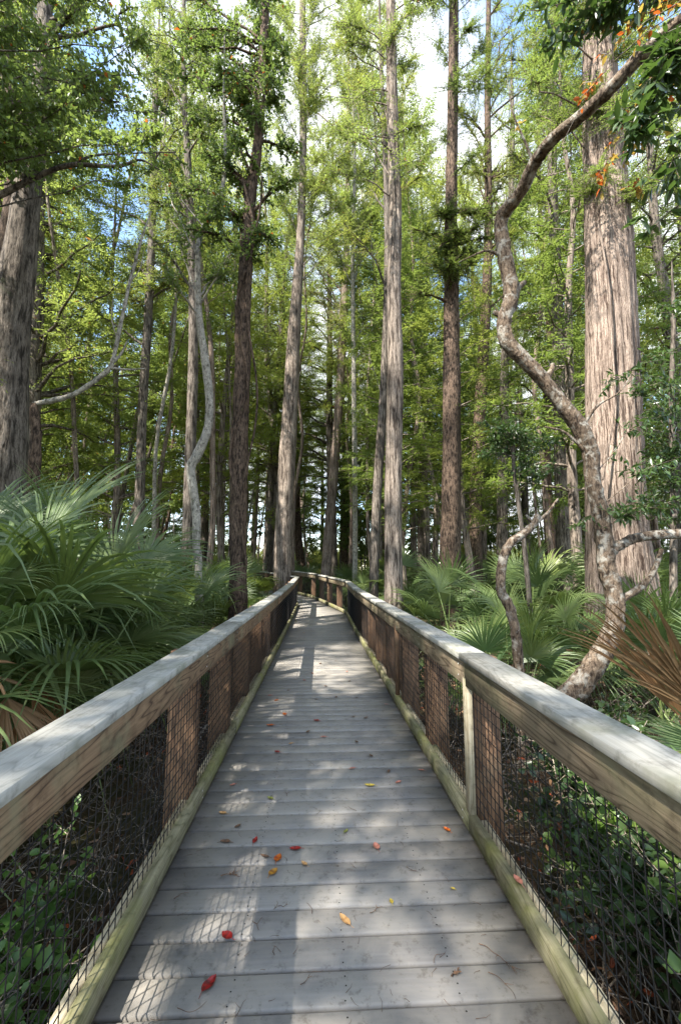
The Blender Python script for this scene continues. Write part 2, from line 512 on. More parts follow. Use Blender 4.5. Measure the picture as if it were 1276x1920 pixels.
def oval_leaves(mb, base, d, nrm, L, W, mat=0, fold=0.15, curl=0.15):
    """six-sided folded leaves for plants close to the camera"""
    n = len(base)
    if n == 0: return
    d = norm(d); side = norm(np.cross(d, nrm)); up = np.cross(side, d)
    L = np.broadcast_to(L, (n,))[:, None]; W = np.broadcast_to(W, (n,))[:, None]
    def p(t, s): return base + d * L * t + side * W * s + up * (W * fold * abs(s) * 2 - L * curl * t * t)
    V = np.stack([p(0, 0), p(0.22, 0.40), p(0.55, 0.46), p(1, 0), p(0.55, -0.46), p(0.22, -0.40), p(0.5, 0)], 1)
    f = np.array([(0, 1, 6), (1, 2, 6), (2, 3, 6), (3, 4, 6), (4, 5, 6), (5, 0, 6)])
    F = (np.arange(n)[:, None, None] * 7 + f[None]).reshape(-1, 3)
    mb.add(V.reshape(-1, 3), F, mat)

def spray(mb, rng, P, D, T, m, L, W, kind='cyp', mat=0):
    """leaves along twigs: feathery two-ranked for cypress, loose for broad leaves"""
    N = len(P)
    if N == 0: return
    t = np.clip(np.linspace(0.06, 1.0, m)[None] + rng.normal(0, 0.03, (N, m)), 0.02, 1.05)
    D = norm(D); T = np.broadcast_to(T, (N,))
    up = norm(np.array([[0, 0, 1.0]]) + rng.normal(0, 0.45, (N, 3)))
    side = norm(np.cross(D, up)); up = np.cross(side, D)
    sag = -0.10 * t ** 2
    base = P[:, None] + D[:, None] * (t * T[:, None])[..., None]
    base[..., 2] += sag * T[:, None]
    if kind == 'cyp':
        sg = np.where(np.arange(m) % 2 == 0, 1.0, -1.0)[None, :, None]
        ld = D[:, None] * 0.62 + side[:, None] * sg * 0.8 + rng.normal(0, 0.22, (N, m, 3))
        ld[..., 2] -= 0.12
        nr = up[:, None] + rng.normal(0, 0.35, (N, m, 3))
        ll = L * (1.05 - 0.55 * t) * rng.uniform(0.7, 1.25, (N, m))
        leaves(mb, base.reshape(-1, 3), ld.reshape(-1, 3), nr.reshape(-1, 3), ll.ravel(), (ll * W / L).ravel(), mat, 0.1, 0.1)
    else:
        ld = D[:, None] * 0.45 + rng.normal(0, 0.62, (N, m, 3))
        ld[..., 2] -= 0.28
        nr = np.array([0, 0, 1.0]) + rng.normal(0, 0.55, (N, m, 3))
        ll = L * rng.uniform(0.55, 1.25, (N, m))
        fn = oval_leaves if kind == 'oval' else leaves
        fn(mb, base.reshape(-1, 3), ld.reshape(-1, 3), nr.reshape(-1, 3), ll.ravel(), (ll * W / L).ravel(), mat)

def limb_with_foliage(wood_mb, leaf_mb, rng, start, end, r0, sag, ntw, tl, m, L, W, kind, t0=0.25, sides=5, twig_wood=True, mat=0):
    """one limb (curved), side twigs along it, leaves along the twigs"""
    start, end = np.asarray(start, float), np.asarray(end, float)
    ln = np.linalg.norm(end - start)
    mid = (start + end) / 2 + np.array([rng.normal(0, 0.06) * ln, rng.normal(0, 0.06) * ln, sag * ln])
    P = spline([start, mid, end], 8)
    P[1:-1] += rng.normal(0, 0.012 * ln, (6, 3))
    tube(wood_mb, P, np.linspace(r0, r0 * 0.25, 8), sides)
    s = rng.uniform(t0, 1.0, ntw) ** 0.8
    idx = s * 7; i = np.minimum(idx.astype(int), 6); f = (idx - i)[:, None]
    B = P[i] * (1 - f) + P[i + 1] * f
    tan = norm(P[i + 1] - P[i])
    D = norm(tan * 0.6 + rng.normal(0, 1, (ntw, 3)) * np.array([1, 1, 0.55]) * 0.75 + np.array([0, 0, 0.05]))
    T = tl * rng.uniform(0.45, 1.2, ntw) * (1.15 - 0.5 * s)
    if twig_wood:
        E = B + D * T[:, None]; E[:, 2] -= 0.10 * T
        tubes3(wood_mb, B, E, max(0.004, r0 * 0.22), 0.002)
    spray(leaf_mb, rng, B, D, T, m, L, W, kind, mat)

# ------------------------------------------------------------------ ground
def ground():
    n = 140
    g = np.linspace(-1, 1, n)
    g = np.sign(g) * np.abs(g) ** 2.2 * 220
    X, Y = np.meshgrid(g, g + 6)
    Z = 0.05 * np.sin(X * 1.1 + 0.7 * Y) + 0.05 * np.sin(0.6 * X - 1.3 * Y + 1) + 0.03 * np.sin(2.7 * X + 1) * np.sin(2.3 * Y)
    V = np.stack([X, Y, Z], -1).reshape(-1, 3)
    i = (np.arange(n - 1)[:, None] * n + np.arange(n - 1)[None]).ravel()
    mb = MB()
    mb.add(V, np.stack([i, i + 1, i + n + 1, i + n], -1))
    return tag(mb.build('ground', M['ground'], None, True), 'brown forest floor of leaf litter under the boardwalk', None, None, 'structure')
ground()

# ------------------------------------------------------------------ boardwalk
def xl(y): return -0.68 + 0.0027 * (y - 1.5) if y < 14.6 else -0.645 - 0.38 * (y - 14.6)
def xr(y):
    if y < 12.5: return 0.795 - 0.0041 * (y - 1.5)
    if y < 17: return 0.75 - 0.22 * (y - 12.5)
    return -0.24 - 0.40 * (y - 17)
def zd(y): return DECK + max(0.0, y - 10) * 0.03
Y0, Y1 = -2.0, 22.0

rng = np.random.default_rng(5)
walk = empty('boardwalk', (0, 0, 0))
tag(walk, 'grey plank boardwalk running straight ahead between two railings', None, None, 'structure')
PW, PG = 0.1315, 0.0095
def plank_mesh(name, screws):
    mb = MB()
    L, w, h, b = 1.56, PW, 0.034, 0.009
    x, y = L / 2, w / 2
    prof = [(-y, -b * 1.2), (-y + b * 0.35, -b * 0.3), (-y + b, 0), (y - b, 0), (y - b * 0.35, -b * 0.3), (y, -b * 1.2), (y, -h), (-y, -h)]
    V = [(-x, p, q) for p, q in prof] + [(x, p, q) for p, q in prof]
    mb.add(V, [(k, (k + 1) % 8, 8 + (k + 1) % 8, 8 + k) for k in range(8)])
    mb.also([(0, 7, 6, 5), (0, 5, 4, 1), (1, 4, 3, 2), (13, 14, 15, 8), (9, 12, 13, 8), (10, 11, 12, 9)], 16)
    if screws:
        for sx in (-0.34, 0.04, 0.42):
            for sy in (-0.045, 0.0, 0.043):
                c = (sx + rng.normal(0, 0.004), sy + rng.normal(0, 0.003))
                a = np.linspace(0, 2 * np.pi, 6, endpoint=False)
                r = 0.0032
                P = [(c[0] + r * math.cos(t), c[1] + r * math.sin(t), 0.0008) for t in a]
                mb.add(P, [(0, 1, 2, 3), (0, 3, 4, 5)], 1)
    return mb.mesh(name, [M['deck'], M['hole']], False)
pm = plank_mesh('plank', True)
y = Y0
k = 0
while y < Y1:
    a, b = xl(y) - 0.04, xr(y) + 0.04
    o = link('plank', pm, walk)
    o.location = ((a + b) / 2, y, zd(y) + rng.normal(0, 0.0007))
    o.scale = ((b - a) / 1.56, 1, 1)
    o.rotation_euler = (0.03 if y > 10 else 0, rng.normal(0, 0.0006), rng.normal(0, 0.0012))
    y += PW + PG + rng.normal(0, 0.0006)
for sx in (-0.55, 0.04, 0.62):                    # joists under the planks
    j = link('joist', beam_mesh('joist', 14.5, 0.045, 0.18, M['post']), walk)
    orient(j, (sx, Y0, DECK - 0.034), (sx, 12.5, DECK - 0.034))

def wire_mesh(p0, p1, z_low, z_high, parent, nv):
    """welded wire fabric between two points (x, y); both wire sets are real bars"""
    p0, p1 = np.array(p0), np.array(p1)
    mb = MB()
    r = 0.0023
    L = np.linalg.norm(p1[:2] - p0[:2])
    d = (p1 - p0) / L
    nvw = int(L / 0.05)
    A, B = [], []
    for i in range(nvw + 1):
        q = p0 + d * (i * 0.05 + 0.01)
        A.append((q[0], q[1], q[2] + z_low)); B.append((q[0], q[1], q[2] + z_high))
    zz = np.arange(z_low + 0.02, z_high, 0.05)
    off = 0.0028
    nx = np.array([d[1], -d[0]]) * off
    for z in zz:
        A.append((p0[0] + nx[0], p0[1] + nx[1], p0[2] + z)); B.append((p1[0] + nx[0], p1[1] + nx[1], p1[2] + z))
    tubes3(mb, np.array(A), np.array(B), r, r)
    o = mb.build('wire_mesh', M['wire'], parent)
    o['kind'] = 'stuff'
    return o

def railing(side, f, ys_post, joints, label):
    """side -1 left, +1 right; f(y) = inner face of the curb"""
    s = side
    t = empty('railing', (f(1.5), 1.5, 0))
    t.location = (0, 0, 0)
    tag(t, label, 'railing', 'railings along the boardwalk')
    top = 0.93
    CW, CT = 0.148, 0.034
    pts = joints
    for a, b in zip(pts[:-1], pts[1:]):
        pa, pb = Vector((f(a), a, zd(a))), Vector((f(b), b, zd(b)))
        L = (pb - pa).length - 0.004
        seg = max(2, int(L / 0.6))
        # cap
        o = link('cap_board', beam_mesh('cap_board', L, CW, CT, M['cap'], 0.0028, seg, rng, 0.0008), t)
        off = Vector((s * (CW / 2 - 0.024), 0, top + rng.normal(0, 0.001)))
        orient(o, pa + off, pb + off, rng.normal(0, 0.004))
        # rail board
        o = link('rail_board', beam_mesh('rail_board', L, 0.038, 0.138, M['rail'] if s < 0 else M['rail_mossy'], 0.003, seg, rng, 0.0006), t)
        off = Vector((s * 0.023, 0, top - CT - 0.002))
        orient(o, pa + off, pb + off)
        # curb
        o = link('curb_board', beam_mesh('curb_board', L, 0.044, 0.095, M['curb'], 0.006, seg, rng, 0.0012), t)
        off = Vector((s * 0.022, 0, 0.112))
        orient(o, pa + off, pb + off, -s * 0.02)
    posts = [link('post', None, t) if False else None for _ in ()]
    yy = list(ys_post)
    for i, y in enumerate(yy):
        w = 0.165
        h = top - CT - 0.004 + zd(y) + 0.25
        me = beam_mesh('post', h, w, 0.088, M['post'], 0.004)
        o = link('post', me, t)
        # local Y (length) points up, local z (thickness) along the walk
        o.rotation_euler = (math.pi / 2, 0, 0)
        o.location = (f(y) + s * (0.047 + w / 2), y, -0.25)
        if y < 9:
            for zz in (top - 0.075, top - 0.135, 0.085, 0.045):
                sc = link('screw', SCREW, t)
                xx = f(y) - s * 0.0012
                sc.location = (xx, y + rng.normal(0.03, 0.006), zd(y) + zz)
                sc.rotation_euler = (0, -s * math.pi / 2, 0)
    for a, b in zip(yy[:-1], yy[1:]):
        # wire in front of the posts
        k = s * 0.0435
        wire_mesh((f(a) + k, a - 0.01, zd(a)), (f(b) + k, b - 0.01, zd(b)), -0.02, top - CT - 0.02, t, 0)
        o = link('nailer', beam_mesh('nailer', b - a - 0.10, 0.042, 0.10, M['fascia'], 0.004, 2), t)
        off = s * 0.070
        orient(o, (f(a) + off, a + 0.006, zd(a) + 0.098), (f(b) + off, b - 0.094, zd(b) + 0.098))
    return t
def screw_mesh():
    mb = MB()
    a = np.linspace(0, 2 * np.pi, 8, endpoint=False)
    r = 0.0048
    V = [(r * math.cos(t), r * math.sin(t), 0) for t in a] + [(r * 0.7 * math.cos(t), r * 0.7 * math.sin(t), 0.0015) for t in a]
    mb.add(V, [(k, (k + 1) % 8, 8 + (k + 1) % 8, 8 + k) for k in range(8)])
    mb.also([(8, 9, 10, 11), (8, 11, 12, 15), (12, 13, 14, 15)], 16)
    return mb.mesh('screw', [M['screw']])
SCREW = screw_mesh()
ysl = [-1.9, 0.7] + [2.80 + 1.0 * i for i in range(12)] + [14.55, 16.2, 18.0, 20.0, 21.9]
ysr = [-1.9, 0.5] + [2.52 + 0.98 * i for i in range(11)] + [13.6, 14.8, 16.0, 17.2, 18.6, 20.2, 21.9]
rl = railing(-1, xl, ysl, [-2.0, 0.2, 3.92, 7.6, 11.2, 14.6, 18.2, 22.0],
             'wood and wire railing with a brown grained rail board beside the large palmetto thicket')
rr = railing(1, xr, ysr, [-2.0, 0.1, 2.47, 5.95, 9.4, 12.5, 14.8, 17.0, 19.5, 22.0],
             'mossy wood and wire railing beside the crooked mottled tree, turning across the far end')
for yb in (2.47, 4.63):                            # seam battens standing on the curb
    o = link('batten', beam_mesh('batten', 0.70, 0.036, 0.055, M['fascia'] if yb < 3 else M['post'], 0.003), rr)
    o.rotation_euler = (math.pi / 2, 0, 0)
    o.location = (xr(yb) + 0.0215, yb - 0.02, DECK + 0.095)

# ------------------------------------------------------------------ trees
def tree_from_pixels(name, label, path, depth, mat, leaf, limbs=(), seed=1, group=None, top_ext=6.0, flare=1.35, flute=0.05,
                     sides=14, clouds=(), extra=(), category='tree', kind='cyp', leafL=0.075, leafW=0.021, m=30, to_ground=True, rough=0.02, arms=(), arm_mat=None):
    """path: (u, v, width) from the base up, on the plane y = depth. limbs: (v on trunk, end u, end v, y offset, twigs, twig length)"""
    r = np.random.default_rng(seed)
    P = [at(u, v, depth + (q[0] if q else 0)) for u, v, w, *q in path]
    Rr = [px_size(w, depth + (q[0] if q else 0)) / 2 for u, v, w, *q in path]
    if to_ground:
        d = P[0] - P[1]
        g = P[0].copy()
        g[0] += d[0] / max(abs(d[2]), 0.2) * (P[0][2]) * 0.4
        g[2] = -0.15
        if P[0][2] > 0.3:
            P = [g] + P; Rr = [Rr[0] * flare] + Rr
    if top_ext:
        d = norm(P[-1] - P[-2])
        d = norm(d + np.array([0, 0, 1.0]))
        P = P + [P[-1] + d * top_ext * 0.5, P[-1] + d * top_ext]
        Rr = Rr + [Rr[-1] * 0.7, Rr[-1] * 0.25]
    P = np.array(P); Rr = np.array(Rr)
    origin = np.array([P[0][0], P[0][1], 0.0])
    n = max(16, len(P) * 5) if sides < 30 else len(P) * 12
    S = spline(P - origin, n)
    RR = np.interp(np.linspace(0, len(P) - 1, n), np.arange(len(P)), Rr)
    t = empty(name, origin)
    tag(t, label, category, group)
    wmb, lmb = MB(), MB()
    tube(wmb, S, RR, sides, 0, flute, r, rough=rough)
    def trunk_at(z):
        k = np.argmin(np.abs(S[:, 2] - z))
        return S[k], RR[k]
    amb = MB() if arm_mat else wmb
    for arm in arms:
        Q = np.array([at(u, v, depth + (q[0] if q else 0)) - origin for u, v, w, *q in arm])
        nq = len(Q) * 5
        tube(amb, spline(Q, nq), np.interp(np.linspace(0, len(Q) - 1, nq), np.arange(len(Q)), [px_size(a[2], depth) / 2 for a in arm]), 8, 0, flute, r, rough=rough)
    nl = 0
    for spec in limbs:
        v0, eu, ev, dy, ntw, tl = spec[:6]
        opt = spec[6] if len(spec) > 6 else {}
        E = at(eu, ev, depth + dy) - origin
        B, br = trunk_at(at(eu, v0, depth)[2])
        ntw = int(ntw * (1.8 if opt.get('kind', kind) != 'oval' else 1.0))
        limb_with_foliage(wmb, lmb, r, B, E, opt.get('r', max(0.012, min(br * 0.35, 0.05))), opt.get('sag', 0.08), ntw, tl, opt.get('m', m),
                          opt.get('L', leafL), opt.get('W', leafW), opt.get('kind', kind), opt.get('t0', 0.25), 5, True, opt.get('mat', 0))
        nl += ntw
    for (z0, z1, nb, Lm, ntw, tl) in extra:           # limbs all round the trunk between two heights
        for i in range(nb):
            z = r.uniform(z0, z1)
            B, br = trunk_at(z)
            a = r.uniform(0, 6.283); Ls = Lm * r.uniform(0.5, 1.0)
            E = B + np.array([math.cos(a) * Ls, math.sin(a) * Ls, Ls * r.uniform(0.0, 0.5)])
            limb_with_foliage(wmb, lmb, r, B, E, max(0.01, min(br * 0.3, 0.035)), 0.05, ntw, tl, m, leafL, leafW, kind)
            nl += ntw
    wmb.build('trunk', mat, t, True)
    if arm_mat: amb.build('limb', arm_mat, t, True)
    if nl:
        lmb.build('crown', leaf, t)
    return t

def template_tree(name, seed, height, h0, r0, nb, Lmax, kind, leafL, leafW, m, mat, leaf, twigs_per_m=5.0, tl=0.6, lean=0.03, shape='cyp', wob=0.12):
    r = np.random.default_rng(seed)
    K = 9
    P = np.zeros((K, 3)); P[:, 2] = np.linspace(-0.2, height, K)
    P[1:, 0] = np.cumsum(r.normal(0, wob, K - 1)) + np.linspace(0, lean * height * r.choice([-1, 1]), K - 1)
    P[1:, 1] = np.cumsum(r.normal(0, wob, K - 1))
    P[:, :2] -= P[0, :2]
    S = spline(P, 30)
    tt = np.linspace(0, 1, 30)
    RR = r0 * (1 - 0.9 * tt ** 1.2); RR[:2] *= 1.25
    wmb, lmb = MB(), MB()
    tube(wmb, S, RR, 9, 0, 0.05, r, rough=0.02)
    for i in range(nb):
        q = (i + r.uniform(0, 1)) / nb
        z = h0 + (height * 0.98 - h0) * q
        k = min(29, int(np.searchsorted(S[:, 2], z)))
        B = S[k]
        if shape == 'cyp': Ls = Lmax * (1 - 0.72 * q) * r.uniform(0.55, 1.05)
        else: Ls = Lmax * (0.45 + 1.1 * math.sin(math.pi * (0.15 + 0.8 * q)) * 0.6) * r.uniform(0.5, 1.05)
        a = i * 2.4 + r.normal(0, 0.5)
        up = r.uniform(-0.05, 0.40) if shape == 'cyp' else r.uniform(0.1, 0.8)
        E = B + np.array([math.cos(a), math.sin(a), up]) * Ls
        limb_with_foliage(wmb, lmb, r, B, E, max(0.012, RR[k] * 0.33), 0.06, max(4, int(Ls * twigs_per_m)), tl, m, leafL, leafW, kind, 0.2, 4, False)
    t = empty(name)
    wmb.build('trunk', mat, t, True)
    lmb.build('crown', leaf, t)
    return t

def region(seed, n, u0, u1, v0, v1, ntw, tl, dv=(10, 130), dy=(-1.2, 1.2), **opt):
    r = np.random.default_rng(seed)
    out = []
    for i in range(n):
        u, v = r.uniform(u0, u1), r.uniform(v0, v1)
        out.append((v + r.uniform(*dv), u, v, r.uniform(*dy), ntw, tl, opt))
    return out

CY, BL = 'bald cypress', 'tree'
# the large straight trunks that frame the walk
tree_from_pixels('cypress_tree', 'thick grey-brown cypress trunk leaning slightly, rising out of the palmetto thicket', 
    [(10, 860, 74), (18, 640, 66), (36, 500, 58), (54, 351, 46), (72, 220, 36), (82, 80, 30), (90, -80, 26)], 7.5, M['bark_grey'], M['lf_broad'],
    region(11, 16, -40, 250, -60, 300, 16, 0.55, kind='broad', L=0.075, W=0.045, m=13), 1, 'large trees beside the boardwalk', 5, 1.25, 0.05, 20)
tree_from_pixels('cypress_tree', 'dark slim trunk standing just behind the thick grey-brown cypress', 
    [(-22, 800, 44), (-4, 600, 36), (12, 450, 30), (24, 370, 28), (22, 250, 24), (10, 100, 20), (-5, -50, 18)], 9.8, M['bark_dark'], M['lf_cyp'],
    region(12, 8, -60, 160, -60, 260, 18, 0.7), 2, 'large trees beside the boardwalk')
tree_from_pixels('crooked_tree', 'slender pale crooked tree with a bent white-grey stem above the palmettos',
    [(372, 1060, 15), (368, 1026, 15), (368, 961, 16), (358, 881, 17), (368, 856, 18), (388, 810, 17), (393, 760, 16), (388, 700, 16), (381, 650, 15), (374, 600, 14),
     (371, 520, 12), (376, 440, 11), (410, 380, 9), (422, 300, 8), (420, 200, 6)], 8.6, M['bark_pale'], M['lf_broad'],
    region(13, 12, 300, 460, 150, 520, 16, 0.5, kind='broad', L=0.07, W=0.042, m=12), 3, None, 2, 1.1, 0.02, 10, rough=0.04)
tree_from_pixels('vine_covered_tree', 'dark reddish trunk wrapped in dry vines with leafy vines over its top',
    [(446, 1110, 32), (446, 1000, 31), (449, 850, 32), (455, 650, 29), (461, 480, 27), (470, 370, 23), (481, 290, 21), (488, 200, 19), (495, 80, 18), (500, -60, 15)], 8.8,
    M['bark_dark'], M['lf_broad'],
    region(14, 44, 335, 550, -20, 450, 18, 0.55, (-20, 90), (-0.9, 0.9), kind='broad', L=0.075, W=0.05, m=14), 4, 'large trees beside the boardwalk', 5, 1.2, 0.06, 16, rough=0.08,
    arms=[[(436 + 14 * math.sin(k * 1.1) + k * 2.0, 1060 - k * 48, 5, -0.16) for k in range(16)], [(462 - 13 * math.sin(k * 0.8) + k * 1.2, 1060 - k * 52, 4, -0.17) for k in range(15)]])
tree_from_pixels('cypress_tree', 'straight cypress with a split shaded trunk standing against the railing where the walk turns',
    [(530, 1110, 33), (532, 1000, 32), (537, 900, 32), (545, 750, 29), (553, 600, 24), (563, 450, 17), (568, 300, 15), (568, 150, 14), (567, 0, 13), (566, -120, 10)], 15.2,
    M['bark_cyp'], M['lf_cyp2'],
    region(15, 46, 440, 700, -100, 420, 30, 0.95, (20, 150), (-1.5, 1.5), t0=0.12, r=0.018, L=0.095, W=0.028), 5, 'large trees beside the boardwalk', 5, 1.15, 0.08, 18)
tree_from_pixels('cypress_tree', 'tall straight pale grey cypress rising close behind the mossy railing',
    [(738, 1150, 36), (737, 1000, 33), (737, 900, 32), (741, 700, 31), (738, 550, 28), (741, 400, 26), (736, 250, 25), (733, 100, 22), (732, -20, 20), (731, -150, 16)], 8.6,
    M['bark_cyp'], M['lf_cyp2'],
    region(16, 20, 610, 830, -140, 330, 20, 0.75, (-10, 60), (-1.4, 1.4), t0=0.2, r=0.018) + [(205, 614, 180, 0.0, 2, 0.3, dict(r=0.02, sag=0.02, t0=0.8)), (330, 650, 160, 0.5, 3, 0.3, dict(r=0.015))],
    6, 'large trees beside the boardwalk', 4, 1.2, 0.06, 18)
tree_from_pixels('cypress_tree', 'slim leaning trunk touching the tall pale grey cypress from behind',
    [(700, 1120, 18), (703, 1000, 18), (710, 870, 18), (718, 750, 17), (724, 600, 15), (726, 450, 13), (722, 300, 11), (715, 150, 9)], 13.2, M['bark_grey'], M['lf_cyp2'],
    region(17, 20, 630, 800, -60, 420, 24, 0.85), 7, 'large trees beside the boardwalk', 4)
tree_from_pixels('cypress_tree', 'very thin straight pale trunk beyond the corner post of the far railing',
    [(665, 1100, 10), (665, 900, 10), (663, 700, 9), (661, 500, 8), (664, 300, 7), (660, 100, 5)], 17.5, M['bark_pale'], M['lf_cyp2'],
    region(18, 30, 590, 750, -60, 600, 28, 0.95, L=0.1, W=0.028), 8, 'large trees beside the boardwalk', 4)
tree_from_pixels('cypress_tree', 'reddish slightly leaning trunk behind the cross railing at the end of the walk',
    [(610, 1085, 19), (620, 950, 18), (632, 800, 17), (642, 650, 15), (648, 500, 13), (651, 380, 11), (653, 200, 8)], 23, M['bark_big'], M['lf_cyp2'],
    region(19, 26, 540, 750, 100, 640, 24, 1.2), 9, 'large trees beside the boardwalk', 5, leafL=0.09, leafW=0.026)
tree_from_pixels('cypress_tree', 'straight brown cypress with a dark clump of feathery foliage hanging on its trunk',
    [(844, 1050, 38), (845, 900, 35), (846, 700, 34), (845, 550, 30), (845, 400, 25), (848, 200, 23), (850, 0, 21), (851, -140, 17)], 10.5,
    M['bark_dark'], M['lf_cyp'],
    region(20, 16, 775, 930, 390, 560, 22, 0.6, (-10, 60), (-1.1, -0.2)) + region(21, 18, 770, 960, -120, 300, 22, 0.75, (0, 80), t0=0.2, r=0.018), 10,
    'large trees beside the boardwalk', 5, 1.2, 0.07, 18, rough=0.05)
tree_from_pixels('giant_cypress', 'massive pale reddish cypress with shredding bark behind the crooked mottled tree',
    [(1165, 1120, 122), (1156, 1000, 104), (1150, 850, 98), (1147, 700, 94), (1142, 500, 88), (1136, 380, 82), (1128, 250, 74), (1122, 100, 64), (1118, -80, 52)], 7.6,
    M['bark_big'], M['lf_cyp'],
    region(22, 34, 980, 1290, -120, 360, 22, 0.7, (0, 100), (-1.7, 0.8), r=0.02), 11, 'large trees beside the boardwalk', 6, 1.3, 0.07, 96, rough=0.006,
    arms=[[(1128, 900, 5, -0.47), (1150, 760, 5, -0.5), (1146, 640, 5, -0.5), (1138, 520, 4, -0.49), (1120, 420, 4, -0.46)],
          [(1185, 930, 4, -0.3), (1190, 800, 4, -0.3), (1176, 640, 4, -0.36), (1170, 500, 4, -0.36)]])
tree_from_pixels('cypress_tree', 'dark straight trunk between the brown cypress and the crooked mottled tree',
    [(890, 980, 23), (895, 850, 23), (903, 700, 22), (911, 560, 19), (915, 400, 16), (913, 200, 13), (915, 0, 10)], 15.5, M['bark_dark'], M['lf_cyp'],
    region(23, 30, 840, 1030, -60, 520, 26, 0.9), 12, 'large trees beside the boardwalk', 5)
tree_from_pixels('cypress_tree', 'grey straight trunk standing just beside the massive cypress, bare at mid height',
    [(1052, 900, 26), (1047, 680, 25), (1041, 500, 22), (1035, 350, 20), (1034, 200, 17), (1036, 0, 13)], 13.5, M['bark_grey'], M['lf_cyp'],
    region(24, 26, 950, 1120, -40, 420, 24, 0.9), 13, 'large trees beside the boardwalk', 5)
tree_from_pixels('cypress_tree', 'dim brown trunk seen under the bend of the crooked mottled tree',
    [(940, 950, 19), (943, 800, 18), (947, 650, 16), (955, 450, 13), (960, 250, 10)], 19, M['bark_grey'], M['lf_cyp2'],
    region(25, 18, 880, 1080, 200, 700, 22, 1.2), 14, 'large trees beside the boardwalk', 5, leafL=0.08, leafW=0.024)
tree_from_pixels('cypress_tree', 'grey trunk close behind the slender pale crooked tree',
    [(352, 1000, 20), (357, 850, 20), (362, 700, 19), (362, 550, 17), (358, 430, 16), (352, 300, 14), (345, 150, 11)], 11.5, M['bark_grey'], M['lf_cyp'],
    region(26, 28, 230, 460, -40, 430, 24, 0.8), 15, 'large trees beside the boardwalk', 5)
tree_from_pixels('cypress_tree', 'grey-brown trunk behind the pale bent dead sapling',
    [(262, 950, 18), (268, 760, 17), (278, 600, 16), (286, 420, 14), (290, 250, 11)], 13.5, M['bark_grey'], M['lf_cyp'],
    region(27, 28, 160, 400, -20, 580, 24, 0.9), 16, 'large trees beside the boardwalk', 5)
tree_from_pixels('dead_sapling', 'bare pale sapling arching over from a dark broken stump above the palmettos',
    [(66, 860, 19), (68, 810, 17), (64, 775, 16), (66, 757, 12)], 7.0, M['bark_dark'], None,
    (), 17, None, 0, 1.1, 0.08, 12, rough=0.08, arm_mat=M['bark_pale'],
    arms=[[(63, 758, 8), (80, 755, 10), (105, 750, 10), (135, 741, 9), (160, 727, 9), (185, 709, 9), (206, 690, 9), (215, 665, 8), (221, 635, 8), (228, 600, 7), (236, 565, 7), (243, 530, 6), (252, 498, 6), (262, 460, 5), (275, 420, 3), (284, 396, 2)],
          [(206, 690, 6), (240, 693, 4), (272, 691, 2)], [(212, 680, 6), (228, 662, 5), (238, 640, 2)], [(222, 640, 3), (210, 600, 2), (212, 560, 1)], [(243, 530, 3), (262, 505, 2), (270, 470, 1)]])
tree_from_pixels('overhanging_tree', 'broadleaf tree reaching a long thin curved branch in front of the thick grey-brown cypress',
    [(-190, 900, 70), (-180, 650, 62), (-150, 420, 55), (-150, 200, 48), (-150, 0, 40), (-150, -200, 30)], 5.6, M['bark_grey'], M['lf_broad'],
    region(28, 38, -60, 350, -60, 300, 22, 0.5, (0, 140), (-0.8, 1.2), kind='broad', L=0.07, W=0.042, m=14, t0=0.3, r=0.014), 18, None, 3,
    arms=[[(-150, 430, 16), (0, 366, 12), (60, 336, 10), (130, 310, 9), (220, 312, 7), (262, 300, 4), (300, 318, 2)], [(130, 310, 6), (175, 292, 5), (235, 288, 3), (330, 285, 2)],
          [(215, 305, 4), (240, 265, 3), (275, 225, 2)]])

